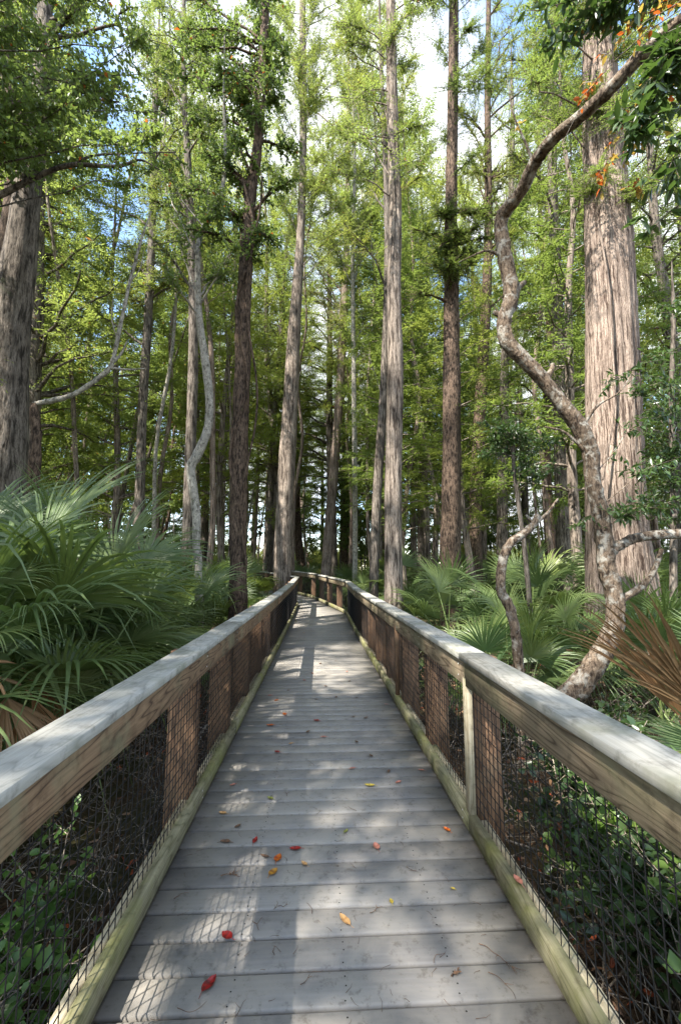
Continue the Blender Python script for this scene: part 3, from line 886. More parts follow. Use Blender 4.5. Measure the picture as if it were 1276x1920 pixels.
# the crooked mottled tree that snakes up in front of the massive cypress
tree_from_pixels('crooked_bay_tree', 'crooked mottled tree snaking up in an S behind the mossy railing',
    [(1052, 1325, 46), (1085, 1285, 40), (1122, 1232, 37), (1150, 1172, 33), (1150, 1112, 32), (1136, 1062, 32), (1132, 1010, 32), (1122, 950, 29), (1110, 900, 28), (1106, 850, 30), (1086, 802, 33),
     (1052, 758, 28), (1020, 715, 27), (985, 678, 28), (950, 640, 29), (944, 600, 28), (958, 552, 32), (946, 480, 29), (939, 412, 28), (975, 360, 26, -0.30),
     (1002, 305, 26, -0.55), (1032, 264, 26, -0.80), (1060, 240, 26, -0.95), (1100, 207, 27, -1.15), (1150, 160, 28, -1.35), (1200, 105, 29, -1.50), (1276, 40, 32, -1.70), (1400, -60, 35, -2.00)], 4.8,
    M['bark_bay'], [M['lf_bay'], M['lf_autumn']],
    [(180, 1195, 215, -1.50, 40, 0.30, dict(kind='oval', L=0.15, W=0.05, m=8, r=0.008)), (170, 1180, 260, -1.60, 34, 0.28, dict(kind='oval', L=0.15, W=0.05, m=8, r=0.008)),
     (120, 1245, 420, -1.30, 16, 0.24, dict(kind='oval', L=0.15, W=0.055, m=7, r=0.008)), (150, 1215, 400, -1.50, 14, 0.22, dict(kind='oval', L=0.15, W=0.055, m=7, r=0.007)),
     (120, 1040, 70, -1.20, 22, 0.28, dict(kind='oval', L=0.13, W=0.045, m=8, r=0.008)), (100, 1110, 30, -1.40, 24, 0.28, dict(kind='oval', L=0.13, W=0.045, m=8, r=0.008)),
     (60, 1210, -20, -1.30, 24, 0.28, dict(kind='oval', L=0.13, W=0.045, m=8, r=0.008)), (80, 1010, 20, -1.30, 16, 0.25, dict(kind='oval', L=0.13, W=0.045, m=7, r=0.007)),
     (230, 1190, 350, -1.25, 14, 0.2, dict(kind='oval', L=0.06, W=0.032, m=7, r=0.006, mat=1)), (240, 1010, 330, -1.45, 7, 0.15, dict(kind='oval', L=0.05, W=0.028, m=5, r=0.005, mat=1)),
     (200, 1120, 330, -1.50, 10, 0.2, dict(kind='oval', L=0.055, W=0.03, m=6, r=0.005, mat=1)), (130, 1150, 70, -1.50, 12, 0.2, dict(kind='oval', L=0.06, W=0.032, m=6, r=0.005, mat=1)),
     (260, 960, 250, -1.30, 6, 0.15, dict(kind='oval', L=0.06, W=0.03, m=4, r=0.005, mat=1)), (190, 1090, 60, -1.30, 8, 0.15, dict(kind='oval', L=0.055, W=0.03, m=6, r=0.005, mat=1)),
     (215, 1120, 345, -0.9, 14, 0.22, dict(kind='oval', L=0.07, W=0.036, m=6, r=0.005, mat=1)), (225, 1170, 300, -1.1, 14, 0.22, dict(kind='oval', L=0.07, W=0.036, m=6, r=0.005, mat=1)),
     (850, 1240, 660, 0.60, 16, 0.35, dict(kind='oval', L=0.10, W=0.034, m=9, r=0.008)), (900, 1260, 760, 0.50, 18, 0.35, dict(kind='oval', L=0.10, W=0.034, m=9, r=0.008)),
     (950, 1230, 870, 0.20, 20, 0.32, dict(kind='oval', L=0.10, W=0.034, m=9, r=0.007)), (980, 1180, 960, -0.20, 16, 0.24, dict(kind='oval', L=0.095, W=0.032, m=9, r=0.006)),
     (1000, 1270, 940, 0.10, 18, 0.3, dict(kind='oval', L=0.095, W=0.032, m=9, r=0.006)), (960, 1080, 985, -0.20, 10, 0.18, dict(kind='oval', L=0.06, W=0.022, m=8, r=0.005)),
     (820, 1010, 640, 0.10, 3, 0.15, dict(kind='oval', L=0.06, W=0.022, m=4, r=0.004))],
    19, None, 0, 1.15, 0.10, 17, rough=0.07,
    arms=[[(1134, 1040, 22), (1165, 1020, 19), (1205, 1006, 18), (1290, 1000, 20), (1420, 985, 22)], [(1152, 1130, 16), (1195, 1105, 14), (1222, 1075, 11), (1240, 1030, 8)],
          [(1110, 860, 9), (1060, 812, 5), (1020, 800, 3)], [(950, 560, 22), (975, 535, 12), (984, 528, 8)], [(1020, 715, 18), (1034, 692, 11), (1036, 682, 9)], [(940, 480, 8), (912, 470, 5), (880, 482, 3), (858, 492, 1)],
          [(955, 600, 20), (930, 588, 10), (924, 584, 7)], [(1090, 800, 8), (1120, 760, 5), (1160, 735, 3), (1190, 690, 1)], [(1000, 310, 7), (985, 270, 5), (962, 215, 3), (950, 150, 1)]])
tree_from_pixels('bare_stub_tree', 'small leafless brown stem bending over in front of the right-side palmettos'.replace('right-side ', ''),
    [(972, 1260, 20), (966, 1190, 19), (955, 1140, 19), (938, 1105, 19), (942, 1050, 18), (955, 1020, 17), (975, 1005, 16), (998, 985, 14), (1008, 965, 11)], 4.6, M['bark_bay'], None,
    (), 20, None, 0, 1.1, 0.04, 9, rough=0.06, arms=[[(998, 985, 9), (1025, 962, 6), (1045, 935, 4)], [(1000, 985, 7), (985, 965, 4)]])
tree_from_pixels('bay_sapling', 'leafy bay sapling with grey-green leaves below the bend of the crooked mottled tree',
    [(985, 1050, 9), (972, 950, 8), (962, 870, 7), (965, 790, 5)], 8.0, M['bark_grey'], M['lf_bay'],
    region(30, 20, 890, 1050, 770, 900, 14, 0.35, (-10, 70), (-0.6, 0.6), kind='oval', L=0.095, W=0.032, m=9, r=0.01), 21, None, 0)
tree_from_pixels('bay_sapling', 'dense dark bay sapling beside the massive pale reddish cypress',
    [(1262, 1150, 14), (1262, 950, 12), (1258, 750, 10), (1262, 600, 8)], 6.2, M['bark_grey'], M['lf_bay'],
    region(31, 30, 1200, 1360, 560, 960, 16, 0.4, (-10, 80), (-0.7, 0.8), kind='oval', L=0.09, W=0.032, m=9, r=0.01), 22, None, 1)

# trees of the wood behind: a few built ones, copied
def setlab(t, label, cat, group):
    tag(t, label, cat, group)
    return t
cyp = [template_tree('cypress_tree', 40 + i, h, h0, r0, nb, Lm, 'cyp', 0.145, 0.040, 18, M[bk], M[lf], 13.0, 1.0, 0.02)
       for i, (h, h0, r0, nb, Lm, bk, lf) in enumerate([(24, 5.0, 0.22, 95, 3.3, 'bark_grey', 'lf_cyp2'), (21, 4.0, 0.17, 90, 3.0, 'bark_cyp', 'lf_cyp'),
                                                         (26, 7.0, 0.25, 95, 3.5, 'bark_dark', 'lf_cyp2'), (18, 3.0, 0.13, 85, 2.6, 'bark_cyp', 'lf_cyp')])]
brd = [template_tree('broadleaf_tree', 60 + i, h, h0, r0, nb, Lm, 'broad', 0.12, 0.076, 14, M[bk], M['lf_broad'], 15.0, 0.75, 0.04, 'round', 0.22)
       for i, (h, h0, r0, nb, Lm, bk) in enumerate([(11, 2.2, 0.08, 46, 2.6, 'bark_grey'), (8, 1.5, 0.06, 38, 2.2, 'bark_pale'), (15, 3.5, 0.10, 56, 2.8, 'bark_dark')])]
slim = [template_tree('slim_tree', 80 + i, h, h0, r0, nb, Lm, 'cyp', 0.13, 0.036, 16, M[bk], M[lf], 11.0, 0.8, 0.04, 'cyp', 0.2)
        for i, (h, h0, r0, nb, Lm, bk, lf) in enumerate([(24, 9.0, 0.085, 50, 2.0, 'bark_cyp', 'lf_cyp2'), (19, 8.0, 0.060, 40, 1.8, 'bark_pale', 'lf_cyp'), (22, 9.5, 0.10, 46, 2.0, 'bark_big', 'lf_cyp2')])]
bush = [template_tree('bush', 90 + i, h, 0.3, 0.035, nb, Lm, 'broad', 0.12, 0.07, 14, M['bark_grey'], M['lf_bush'], 15.0, 0.7, 0.03, 'round', 0.15)
        for i, (h, nb, Lm) in enumerate([(4.5, 34, 2.3), (3.2, 30, 2.0)])]
for t, w in zip(slim, ('brown', 'pale', 'reddish')):
    setlab(t, 'thin %s pole-like trunk with a small high crown in the wood behind' % w, 'tree', '%s pole-like trees of the wood behind' % w)
for t in bush: setlab(t, 'rounded leafy bush growing between the distant trunks', 'bush', 'bushes between the distant trunks')
for t, w in zip(cyp, ('grey-barked', 'narrow brown', 'tall dark-barked', 'short slender')):
    setlab(t, w + ' cypress with feathery yellow-green foliage in the wood behind the boardwalk', 'tree', w + ' cypresses of the wood behind')
for t, w in zip(brd, ('slender grey-stemmed', 'low pale-stemmed', 'tall dark-stemmed')):
    setlab(t, w + ' broadleaf understorey tree with bright green leaves in the wood behind the boardwalk', 'tree', w + ' understorey trees of the wood behind')

rt = random.Random(77)
spots = []
def ok(x, y, dmin):
    if y < 24 and -2.0 + min(0, xr(max(y, 1)) ) < x < 2.6 and y > -3: return False
    return all((x - a) ** 2 + (y - b) ** 2 > dmin * dmin for a, b in spots)
def scatter(n, y0, y1, dmin, power=1.0):
    out = []
    tries = 0
    while len(out) < n and tries < 20000:
        tries += 1
        y = y0 + (y1 - y0) * rt.random() ** power
        x = rt.uniform(-0.85, 0.85) * y + rt.uniform(-3, 3)
        if ok(x, y, dmin):
            spots.append((x, y)); out.append((x, y))
    return out
used = {}
def place(pool, i, x, y, s, tilt=0.03):
    src = pool[i]
    if used.get(src.name):
        t = copy_tree(src)
    else:
        t = src; used[src.name] = True
    t.location = (x, y, 0)
    t.rotation_euler = (rt.gauss(0, tilt), rt.gauss(0, tilt), rt.uniform(0, 6.28))
    k = s * rt.uniform(0.85, 1.15)
    t.scale = (k, k, k * rt.uniform(0.92, 1.08))
    return t
for o in list(COL.objects):
    if o.get('group') == 'large trees beside the boardwalk':
        spots.append((o.location.x, o.location.y))
for x, y in scatter(12, 10.5, 16, 2.2):
    place(cyp, rt.choice((0, 1, 3)), x, y, 1.0)
for x, y in scatter(66, 16, 54, 2.3, 1.0):
    place(cyp, rt.randrange(4), x, y, 1.2)
for x, y in scatter(112, 12.5, 46, 1.2, 1.1):
    place(slim, rt.randrange(3), x, y, 1.1, 0.05)
for x, y in scatter(52, 13, 50, 2.4, 1.0):
    place(brd, rt.randrange(3), x, y, 1.0, 0.06)
for x, y in scatter(105, 34, 82, 1.4, 0.8):
    place(bush, rt.randrange(2), x, y, 1.0, 0.05)
for i in range(30):
    y = rt.uniform(40, 66); x = rt.uniform(-0.30, 0.22) * y
    place(bush, rt.randrange(2), x, y, 0.85, 0.05)
for x, y, i in ((0.9, 27, 0), (3.2, 25.5, 1), (5.0, 20.5, 3), (-0.9, 31, 2), (6.0, 26, 0), (1.9, 34, 2), (3.4, 19.5, 3), (-2.8, 27.5, 1)):
    place(cyp, i, x, y, 1.3)
# the trees round and behind the camera whose crowns shade the walk
shade = [(-7.2, -4.2, 1), (-8.0, 1.5, 0), (-6.2, 4.2, 3), (7.5, -1.5, 0), (-12.5, 5.0, 1)]
for x, y, i in shade:
    t = place(cyp, i, x, y, 1.0)
    t['label'] = 'cypress standing behind and beside the start of the walk, shading the planks'
    t['group'] = 'cypresses shading the walk'
for x, y, i in [(-5.4, 0.4, 0), (-4.0, -4.8, 2)]:
    t = place(brd, i, x, y, 1.05)
    t['label'] = 'broadleaf tree beside the start of the walk, shading the planks'
    t['group'] = 'broadleaf trees shading the walk'

# ------------------------------------------------------------------ palmettos
PET = {}
def frond_mesh(name, seed, pet, a0, a1, blade, nseg, spread, droop, mats, cup=0.25, tipdroop=0.5, pr=0.011):
    """fan leaf: arched petiole from the origin in the XZ plane, then a pleated fan of pointed segments"""
    r = np.random.default_rng(seed)
    mb = MB()
    n = 9
    ang = np.linspace(a0, a1, n)
    P = np.zeros((n, 3))
    for i in range(1, n):
        P[i] = P[i - 1] + np.array([math.sin(ang[i]), r.normal(0, 0.01), math.cos(ang[i])]) * pet / (n - 1)
    pm_ = MB(); tube(pm_, P, np.linspace(pr * 1.5, pr * 0.7, n), 5)
    hub = P[-1]
    t = norm(P[-1] - P[-2]); sd = np.array([0, 1.0, 0]); sd = norm(sd - t * np.dot(t, sd)); nn = np.cross(sd, t)
    if nn[2] < 0 and a1 < 1.6: nn = -nn
    S = np.array([0.02, 0.18, 0.36, 0.52, 0.68, 0.84, 1.0])
    dphi = 2 * spread / nseg
    for i in range(nseg):
        ph = -spread + dphi * (i + 0.5) + r.normal(0, dphi * 0.12)
        l = blade * (0.66 + 0.34 * math.cos(ph * 0.62) ** 2) * r.uniform(0.93, 1.05)
        d = t * math.cos(ph) + sd * math.sin(ph)
        td = tipdroop * r.uniform(0.5, 1.5) * (2.3 if r.random() < 0.12 else 1)
        tw = r.normal(0, 0.05)
        c = np.cross(nn, d)
        V = []
        for s in S:
            g = l * s
            pos = hub + d * g + nn * (cup * g * (abs(math.sin(ph)) ** 2) - 0.18 * g * s * math.cos(ph)) + c * tw * g * s
            e = max(0.0, s - 0.30)
            pos = pos + np.array([0, 0, -1.0]) * (droop * l * s * s * 0.35 + td * l * e ** 2.2)
            if s <= 0.37: w = 2 * g * math.tan(dphi / 2) * 0.52 + 0.001
            else: w = 2 * 0.37 * l * math.tan(dphi / 2) * 0.50 * (1 - (s - 0.37) / 0.63) ** 0.8 + 0.0008
            fold = 0.55 * w
            V += [pos - c * w - nn * fold * 0.5, pos + nn * fold * 0.5, pos + c * w - nn * fold * 0.5]
        F = []
        for q in range(len(S) - 1):
            b = q * 3
            F += [(b, b + 1, b + 4, b + 3), (b + 1, b + 2, b + 5, b + 4)]
        mb.add(V, F, 0)
    me = mb.mesh(name, mats[:1])
    PET[me.name] = pm_.mesh('petiole', mats[1:], True)
    return me
LF = [M['palm'], M['petiole']]
FR = []
for i, (pet, a0, a1, bl, ns, sp, dr, td) in enumerate([
        (1.25, 0.10, 0.45, 0.80, 40, 1.95, 0.25, 0.55), (1.05, 0.30, 0.95, 0.80, 40, 2.0, 0.30, 0.70), (1.35, 0.25, 0.75, 0.85, 42, 1.9, 0.35, 0.80),
        (0.95, 0.50, 1.25, 0.75, 38, 2.1, 0.35, 0.75), (1.45, 0.08, 0.30, 0.78, 40, 1.8, 0.15, 0.45), (1.15, 0.45, 1.15, 0.85, 42, 2.0, 0.50, 1.00),
        (0.75, 0.20, 0.55, 0.62, 34, 2.1, 0.20, 0.45), (1.30, 0.35, 1.35, 0.82, 40, 1.9, 0.45, 0.95), (0.80, 0.60, 1.45, 0.72, 38, 2.2, 0.40, 0.80)]):
    FR.append(frond_mesh('frond', 100 + i, pet, a0, a1 * 0.85, bl, ns, sp, dr * 0.55, LF, 0.3, td * (0.55 if i % 3 else 0.9)))
PALE = [frond_mesh('frond', 120, 0.95, 0.12, 0.30, 0.74, 40, 1.75, 0.05, [M['palm_light'], M['petiole']], 0.15, 0.15),
        frond_mesh('frond', 121, 0.8, 0.3, 0.7, 0.7, 40, 1.9, 0.15, [M['palm_light'], M['petiole']], 0.2, 0.3)]
DEAD = [frond_mesh('dead_frond', 130, 1.0, 0.5, 2.2, 0.75, 30, 1.0, 0.2, [M['palm_dead'], M['palm_dead']], 0.5, 0.3),
        frond_mesh('dead_frond', 131, 0.7, 0.15, 0.35, 0.72, 26, 0.95, 0.1, [M['palm_dead'], M['palm_dead']], 0.4, 0.15),
        frond_mesh('dead_frond', 132, 0.8, 0.6, 2.5, 0.7, 28, 0.8, 0.1, [M['palm_dead'], M['palm_dead']], 0.5, 0.2)]
DEAD.append(frond_mesh('dead_frond', 133, 1.45, 0.7, 2.35, 0.62, 28, 0.85, 0.1, [M['palm_dead'], M['palm_dead']], 0.5, 0.25))
rp = random.Random(9)
def clear_of_walk(me, mat4):
    co = np.empty(len(me.vertices) * 3, np.float32); me.vertices.foreach_get('co', co)
    co = co.reshape(-1, 3)[::3]
    Mx = np.array(mat4)
    w = co @ Mx[:3, :3].T + Mx[:3, 3]
    lo = np.array([xl(q) for q in w[:, 1]]) - 0.20; hi = np.array([xr(q) for q in w[:, 1]]) + 0.20
    return not np.any((w[:, 0] > lo) & (w[:, 0] < hi) & (w[:, 1] < 24) & (w[:, 1] > -2))
def palm(x, y, s, n, label, group=None, pale=(), dead=0, lo=0.8, hi=1.15, name='palmetto'):
    t = empty(name, (x, y, 0), rp.uniform(0, 6.28))
    tag(t, label, 'palmetto', group)
    a = rp.uniform(0, 6.28)
    for i in range(n):
        for tries in range(8):
            k = rp.randrange(len(FR))
            a += 2.399 + rp.gauss(0, 0.35)
            eu = (rp.gauss(0, 0.10), rp.gauss(0, 0.10), a)
            q = s * rp.uniform(lo, hi) * (1 - 0.06 * tries)
            lc = (rp.gauss(0, 0.05), rp.gauss(0, 0.05), rp.uniform(-0.02, 0.12) * s)
            mw = Matrix.LocRotScale(Vector((x, y, 0)), t.rotation_euler, None) @ Matrix.LocRotScale(Vector(lc), Euler(eu), Vector((q, q, q)))
            if abs(x) > 5 or clear_of_walk(FR[k], mw): break
        else:
            continue
        f = link('frond', FR[k], t)
        f.rotation_euler = eu; f.scale = (q, q, q); f.location = lc
        link('petiole', PET[FR[k].name], f)
    for i in range(dead):
        f = link('dead_frond', DEAD[rp.choice((0, 2))], t)
        f.rotation_euler = (0, 0, rp.uniform(0, 6.28)); f.scale = (s, s, s)
        link('petiole', PET[f.data.name], f)
        f['label'] = 'dry brown hanging palm frond'
    return t
def own_frond(t, me, az, s, tilt=0.0, label=None, name='frond', loc=(0, 0, 0)):
    f = link(name, me, t)
    f.rotation_euler = (0, tilt, az - t.rotation_euler.z)
    f.scale = (s, s, s); f.location = loc
    link('petiole', PET[me.name], f)
    if label: f['label'] = label
    return f
GL, GR = 'palmettos of the thicket beside the grained railing', 'palmettos behind the mossy railing'
LB = ['big dark green palmetto with long drooping fan fronds beside the thick grey-brown cypress',
      'palmetto of the dense thicket beside the grained railing']
near_left = [(-2.85, 3.1, 1.42, 19), (-3.6, 4.3, 1.62, 20), (-2.3, 4.2, 1.22, 16), (-4.4, 5.8, 1.6, 17), (-3.0, 5.9, 1.42, 17), (-2.05, 5.7, 1.05, 14),
             (-2.5, 7.4, 1.25, 15), (-3.9, 7.8, 1.45, 15), (-5.4, 7.4, 1.6, 15), (-2.0, 9.2, 0.90, 12), (-3.1, 9.8, 1.15, 13), (-4.8, 10.2, 1.3, 13), (-2.2, 11.8, 0.9, 12), (-3.6, 12.4, 1.1, 12), (-6.4, 10.4, 1.3, 12)]
for i, (x, y, s, n) in enumerate(near_left):
    t = palm(x, y, s, n, LB[1], GL, dead=1 if i % 3 == 0 else 0)
    if i == 1: t['label'] = LB[0]
SK = frond_mesh('dead_frond', 134, 0.5, 0.7, 2.5, 0.52, 26, 0.95, 0.05, [M['palm_dead'], M['palm_dead']], 0.4, 0.15)
pt = empty('cabbage_palm', (-2.12, 2.75, 0)); tag(pt, 'short palm with a skirt of dry tan fronds hanging over the grained railing', 'palm')
tmb = MB(); tube(tmb, spline([(0, 0, -0.1), (0.02, 0, 0.6), (0, 0.02, 1.38)], 18), np.linspace(0.15, 0.11, 18), 14, 0, 0.1, np.random.default_rng(3), rough=0.10)
tmb.build('trunk', M['bark_dark'], pt)
for az, sc_, zz in ((-0.3, 1.0, 1.30), (0.4, 0.95, 1.22), (-0.95, 1.0, 1.25), (0.9, 0.95, 1.3), (-1.6, 0.95, 1.2), (2.4, 0.9, 1.2), (0.05, 0.9, 1.12), (-0.65, 0.9, 1.1)):
    own_frond(pt, SK, az, sc_, 0.0, 'dry tan drooping palm frond', 'dead_frond', (0, 0, zz))
for az, k, sc_ in ((0.2, 3, 0.55), (-1.4, 6, 0.75), (1.5, 1, 0.6), (2.6, 5, 0.6), (-2.5, 2, 0.6), (-0.5, 8, 0.55)):
    own_frond(pt, FR[k], az, sc_, 0.0, None, 'frond', (0, 0, 1.32))
pt = palm(-1.85, 3.35, 0.85, 4, 'young palmetto with one upright pale blue-green fan beside the grained railing', GL)
own_frond(pt, PALE[0], -1.9, 0.85, 0.0, 'pale blue-green upright fan frond')
near_right = [(2.15, 6.9, 0.95, 10), (2.3, 5.2, 0.75, 9), (3.2, 6.2, 1.0, 12), (4.1, 5.3, 0.9, 11), (4.5, 5.6, 0.95, 12), (2.5, 8.6, 1.0, 12), (3.6, 8.0, 1.10, 13), (4.6, 9.6, 1.2, 13), (2.4, 10.6, 0.95, 12),
              (5.6, 8.4, 1.1, 12), (3.3, 12.2, 1.1, 12), (3.7, 4.1, 0.7, 8), (5.4, 6.6, 1.0, 11), (6.6, 10.2, 1.2, 12)]
for i, (x, y, s, n) in enumerate(near_right):
    t = palm(x, y, s, n, 'palmetto of the stand behind the mossy railing', GR, dead=1 if i % 4 == 1 else 0)
pt = palm(1.95, 5.6, 0.8, 3, 'palmetto with bright pale green upright fans beside the mossy railing', GR)
own_frond(pt, PALE[0], -1.3, 1.0, 0.0, 'bright pale green upright fan frond'); own_frond(pt, PALE[1], -2.2, 0.95, 0.0, 'bright pale green fan frond'); own_frond(pt, PALE[0], -0.4, 0.8, 0.1, 'bright pale green upright fan frond')
pt = palm(2.72, 3.2, 0.6, 2, 'small palmetto with an upright dry brown fan beside the crooked mottled tree', GR)
own_frond(pt, DEAD[1], -1.7, 1.25, 0.05, 'dry reddish brown upright fan frond', 'dead_frond'); own_frond(pt, DEAD[1], -2.7, 1.35, 0.0, 'dry reddish brown upright fan frond', 'dead_frond'); own_frond(pt, DEAD[1], -2.2, 1.5, 0.05, 'dry reddish brown upright fan frond', 'dead_frond'); own_frond(pt, PALE[0], -1.9, 0.8, 0.1); own_frond(pt, FR[6], -1.0, 0.9, 0.2)
n = 0
for i in range(400):
    y = 10 + 26 * rp.random() ** 1.3; x = rp.uniform(-0.8, 0.8) * y
    if (y < 25 and -1.9 + min(0.0, xr(y)) < x < 2.0): continue
    if y < 13 and abs(x) < 7: continue
    palm(x, y, rp.uniform(0.8, 1.35), rp.randrange(8, 12), 'palmetto of the distant undergrowth between the trunks', 'palmettos of the distant undergrowth')
    n += 1
    if n >= 72: break
# palmettos just past the turn
for x, y in ((-2.3, 13.6), (-3.0, 14.9), (-2.6, 12.7), (1.6, 15.5), (1.2, 18.5), (0.4, 22.5), (1.9, 21), (2.6, 17), (-0.6, 26), (-1.8, 27.5), (1.0, 26), (-4.5, 14.5), (-5.5, 17.5)):
    palm(x, y, rp.uniform(0.8, 1.1), 11, 'palmetto beyond the turn of the walk', 'palmettos beyond the turn of the walk')

# ------------------------------------------------------------------ low plants seen through the wire
def shrub(name, label, x, y, h, spread, nst, seed, L, W, mat, m=9, group=None, trail=0.0, leaf='oval', cat='shrub'):
    r = np.random.default_rng(seed)
    t = empty(name, (x, y, 0)); tag(t, label, cat, group)
    wmb, lmb = MB(), MB()
    for i in range(nst):
        a = r.uniform(0, 6.283); rr_ = spread * r.uniform(0.2, 1.0)
        s0 = np.array([r.normal(0, spread * 0.3), r.normal(0, spread * 0.3), -0.05])
        e = np.array([math.cos(a) * rr_, math.sin(a) * rr_, h * r.uniform(0.35, 1.05)])
        limb_with_foliage(wmb, lmb, r, s0, e, 0.006, 0.15, 6, 0.26, m, L, W, leaf, 0.2, 4, True)
    wmb.build('stems', M['twig'], t); lmb.build('foliage', mat, t)
    return t
GV = 'low vines seen through the wire'
shrub('vine_plant', 'low light green creeper on the litter outside the grained railing', -1.22, 1.10, 0.36, 0.42, 26, 1, 0.065, 0.052, M['lf_vine'], 7, GV)
shrub('vine_plant', 'small green creeper just ahead of the light green one outside the grained railing', -1.55, 1.75, 0.30, 0.35, 14, 2, 0.05, 0.035, M['lf_vine'], 6, GV)
shrub('vine_plant', 'green leafy sprig under the grained rail board beside the first wide post', -1.35, 2.45, 0.75, 0.22, 6, 3, 0.05, 0.034, M['lf_vine'], 7, GV)
shrub('vine_plant', 'light green broad-leaved creeper in the litter near the first wide post', -1.38, 2.05, 0.36, 0.40, 26, 8, 0.065, 0.052, M['lf_vine'], 7, GV)
shrub('vine_plant', 'dark leafy vine climbing under the mossy rail beside the pale batten', 1.72, 2.85, 0.95, 0.38, 44, 9, 0.055, 0.038, M['lf_bay'], 8, GV)
shrub('vine_plant', 'small bright vine tips among the dark leafy vine beside the pale batten', 1.62, 2.6, 0.85, 0.30, 14, 10, 0.055, 0.042, M['lf_vine'], 7, GV)
shrub('vine_plant', 'dense dark green vine tangle climbing the wire of the mossy railing', 1.60, 2.15, 0.95, 0.44, 52, 4, 0.055, 0.036, M['lf_bay'], 8, GV)
shrub('vine_plant', 'bright green vine hanging under the mossy rail board', 1.72, 1.75, 1.0, 0.38, 26, 5, 0.058, 0.044, M['lf_vine'], 7, GV)
shrub('vine_plant', 'dark vine mass on the ground behind the bright green hanging vine', 2.1, 1.55, 0.7, 0.5, 30, 6, 0.055, 0.036, M['lf_bay'], 8, GV)
shrub('vine_plant', 'low dark green vine at the foot of the mossy railing', 1.45, 1.25, 0.30, 0.35, 12, 7, 0.05, 0.034, M['lf_bay'], 7, GV)
for i in range(26):
    y = rp.uniform(2.6, 13); sd_ = rp.choice((-1, 1)); x = sd_ * rp.uniform(1.5, 5.0)
    shrub('undergrowth_shrub', 'small leafy undergrowth shrub among the palmettos', x, y, rp.uniform(0.4, 1.1), rp.uniform(0.3, 0.6), 8, 200 + i, 0.06, 0.034, M['lf_bay'], 8, 'undergrowth shrubs among the palmettos')

rg = np.random.default_rng(31)
mb = MB()
N = 26000
X = rg.uniform(-6.5, 7.0, N); Yy = rg.uniform(-1.0, 15, N) ** 1.0
k = (np.abs(X - 0.05) > 0.55)
X, Yy = X[k], Yy[k]
B = np.stack([X, Yy, rg.uniform(0.0, 0.10, len(X))], -1)
d = rg.normal(0, 1, B.shape) * np.array([1, 1, 0.35]); nr = np.array([0, 0, 1.0]) + rg.normal(0, 0.5, B.shape)
LL = rg.uniform(0.035, 0.10, len(X))
oval_leaves(mb, B, d, nr, LL, LL * rg.uniform(0.28, 0.5, len(X)), 0, 0.2, 0.3)
tag(mb.build('leaf_litter', M['litter']), 'dry brown fallen leaves covering the forest floor', 'leaf litter', None, 'stuff')
mb = MB()
N = 5200
X = np.where(rg.random(N) < 0.5, rg.uniform(-4.0, -0.95, N), rg.uniform(1.05, 4.5, N)); Yy = rg.uniform(0.2, 9, N)
A = np.stack([X, Yy, rg.uniform(0.02, 0.28, N)], -1)
d = norm(rg.normal(0, 1, A.shape) * np.array([1, 1, 0.7]))
for s in range(4):
    Bq = A + d * rg.uniform(0.05, 0.16, N)[:, None]
    tubes3(mb, A, Bq, 0.0032 - 0.0006 * s, 0.0026 - 0.0006 * s)
    A = Bq; d = norm(d + rg.normal(0, 0.35, d.shape))
N = 260
X = np.where(rg.random(N) < 0.5, rg.uniform(-3.5, -1.0, N), rg.uniform(1.1, 4.0, N)); Yy = rg.uniform(0.4, 8, N)
A = np.stack([X, Yy, rg.uniform(0.0, 0.3, N)], -1); d = norm(rg.normal(0, 1, A.shape) * np.array([1, 1, 0.5]) + np.array([0, 0, 0.25]))
for s in range(6):
    Bq = A + d * rg.uniform(0.08, 0.2, N)[:, None]
    tubes3(mb, A, Bq, 0.008 - 0.001 * s, 0.007 - 0.001 * s)
    A = Bq; d = norm(d + rg.normal(0, 0.22, d.shape))
tag(mb.build('dead_brush', M['twig']), 'tangle of dry grey twigs lying on the forest floor', 'brush', None, 'stuff')

# ------------------------------------------------------------------ fallen leaves and twigs on the planks
def lm(name, c, c2, rough=0.4):
    m, n, l, out = new_mat(name)
    tc = n.new('ShaderNodeTexCoord')
    f = noise(n, l, tc.outputs['Object'], 55.0, 4, 0.6)
    r = ramp(n, [(0.38, c2), (0.56, c)])
    l.new(f.outputs['Fac'], r.inputs['Fac'])
    principled(n, l, out, r.outputs['Color'], rough, None, 0.4)
    return m
LC = {'red': lm('red_leaf', (0.30, 0.018, 0.014), (0.12, 0.01, 0.01), 0.4), 'dark_red': lm('dark_red_leaf', (0.26, 0.012, 0.012), (0.07, 0.008, 0.008), 0.35),
      'orange': lm('orange_leaf', (0.46, 0.11, 0.012), (0.22, 0.03, 0.01)), 'gold': lm('gold_leaf', (0.42, 0.20, 0.025), (0.16, 0.06, 0.012)),
      'tan': lm('tan_leaf', (0.52, 0.30, 0.12), (0.36, 0.18, 0.07)), 'brown': lm('brown_leaf', (0.14, 0.075, 0.04), (0.06, 0.035, 0.022), 0.7),
      'yellow': lm('yellow_leaf', (0.48, 0.36, 0.05), (0.30, 0.22, 0.04)), 'green': lm('yellow_green_leaf', (0.22, 0.24, 0.05), (0.12, 0.12, 0.03)),
      'pink': lm('pinkish_leaf', (0.42, 0.17, 0.12), (0.26, 0.10, 0.07))}
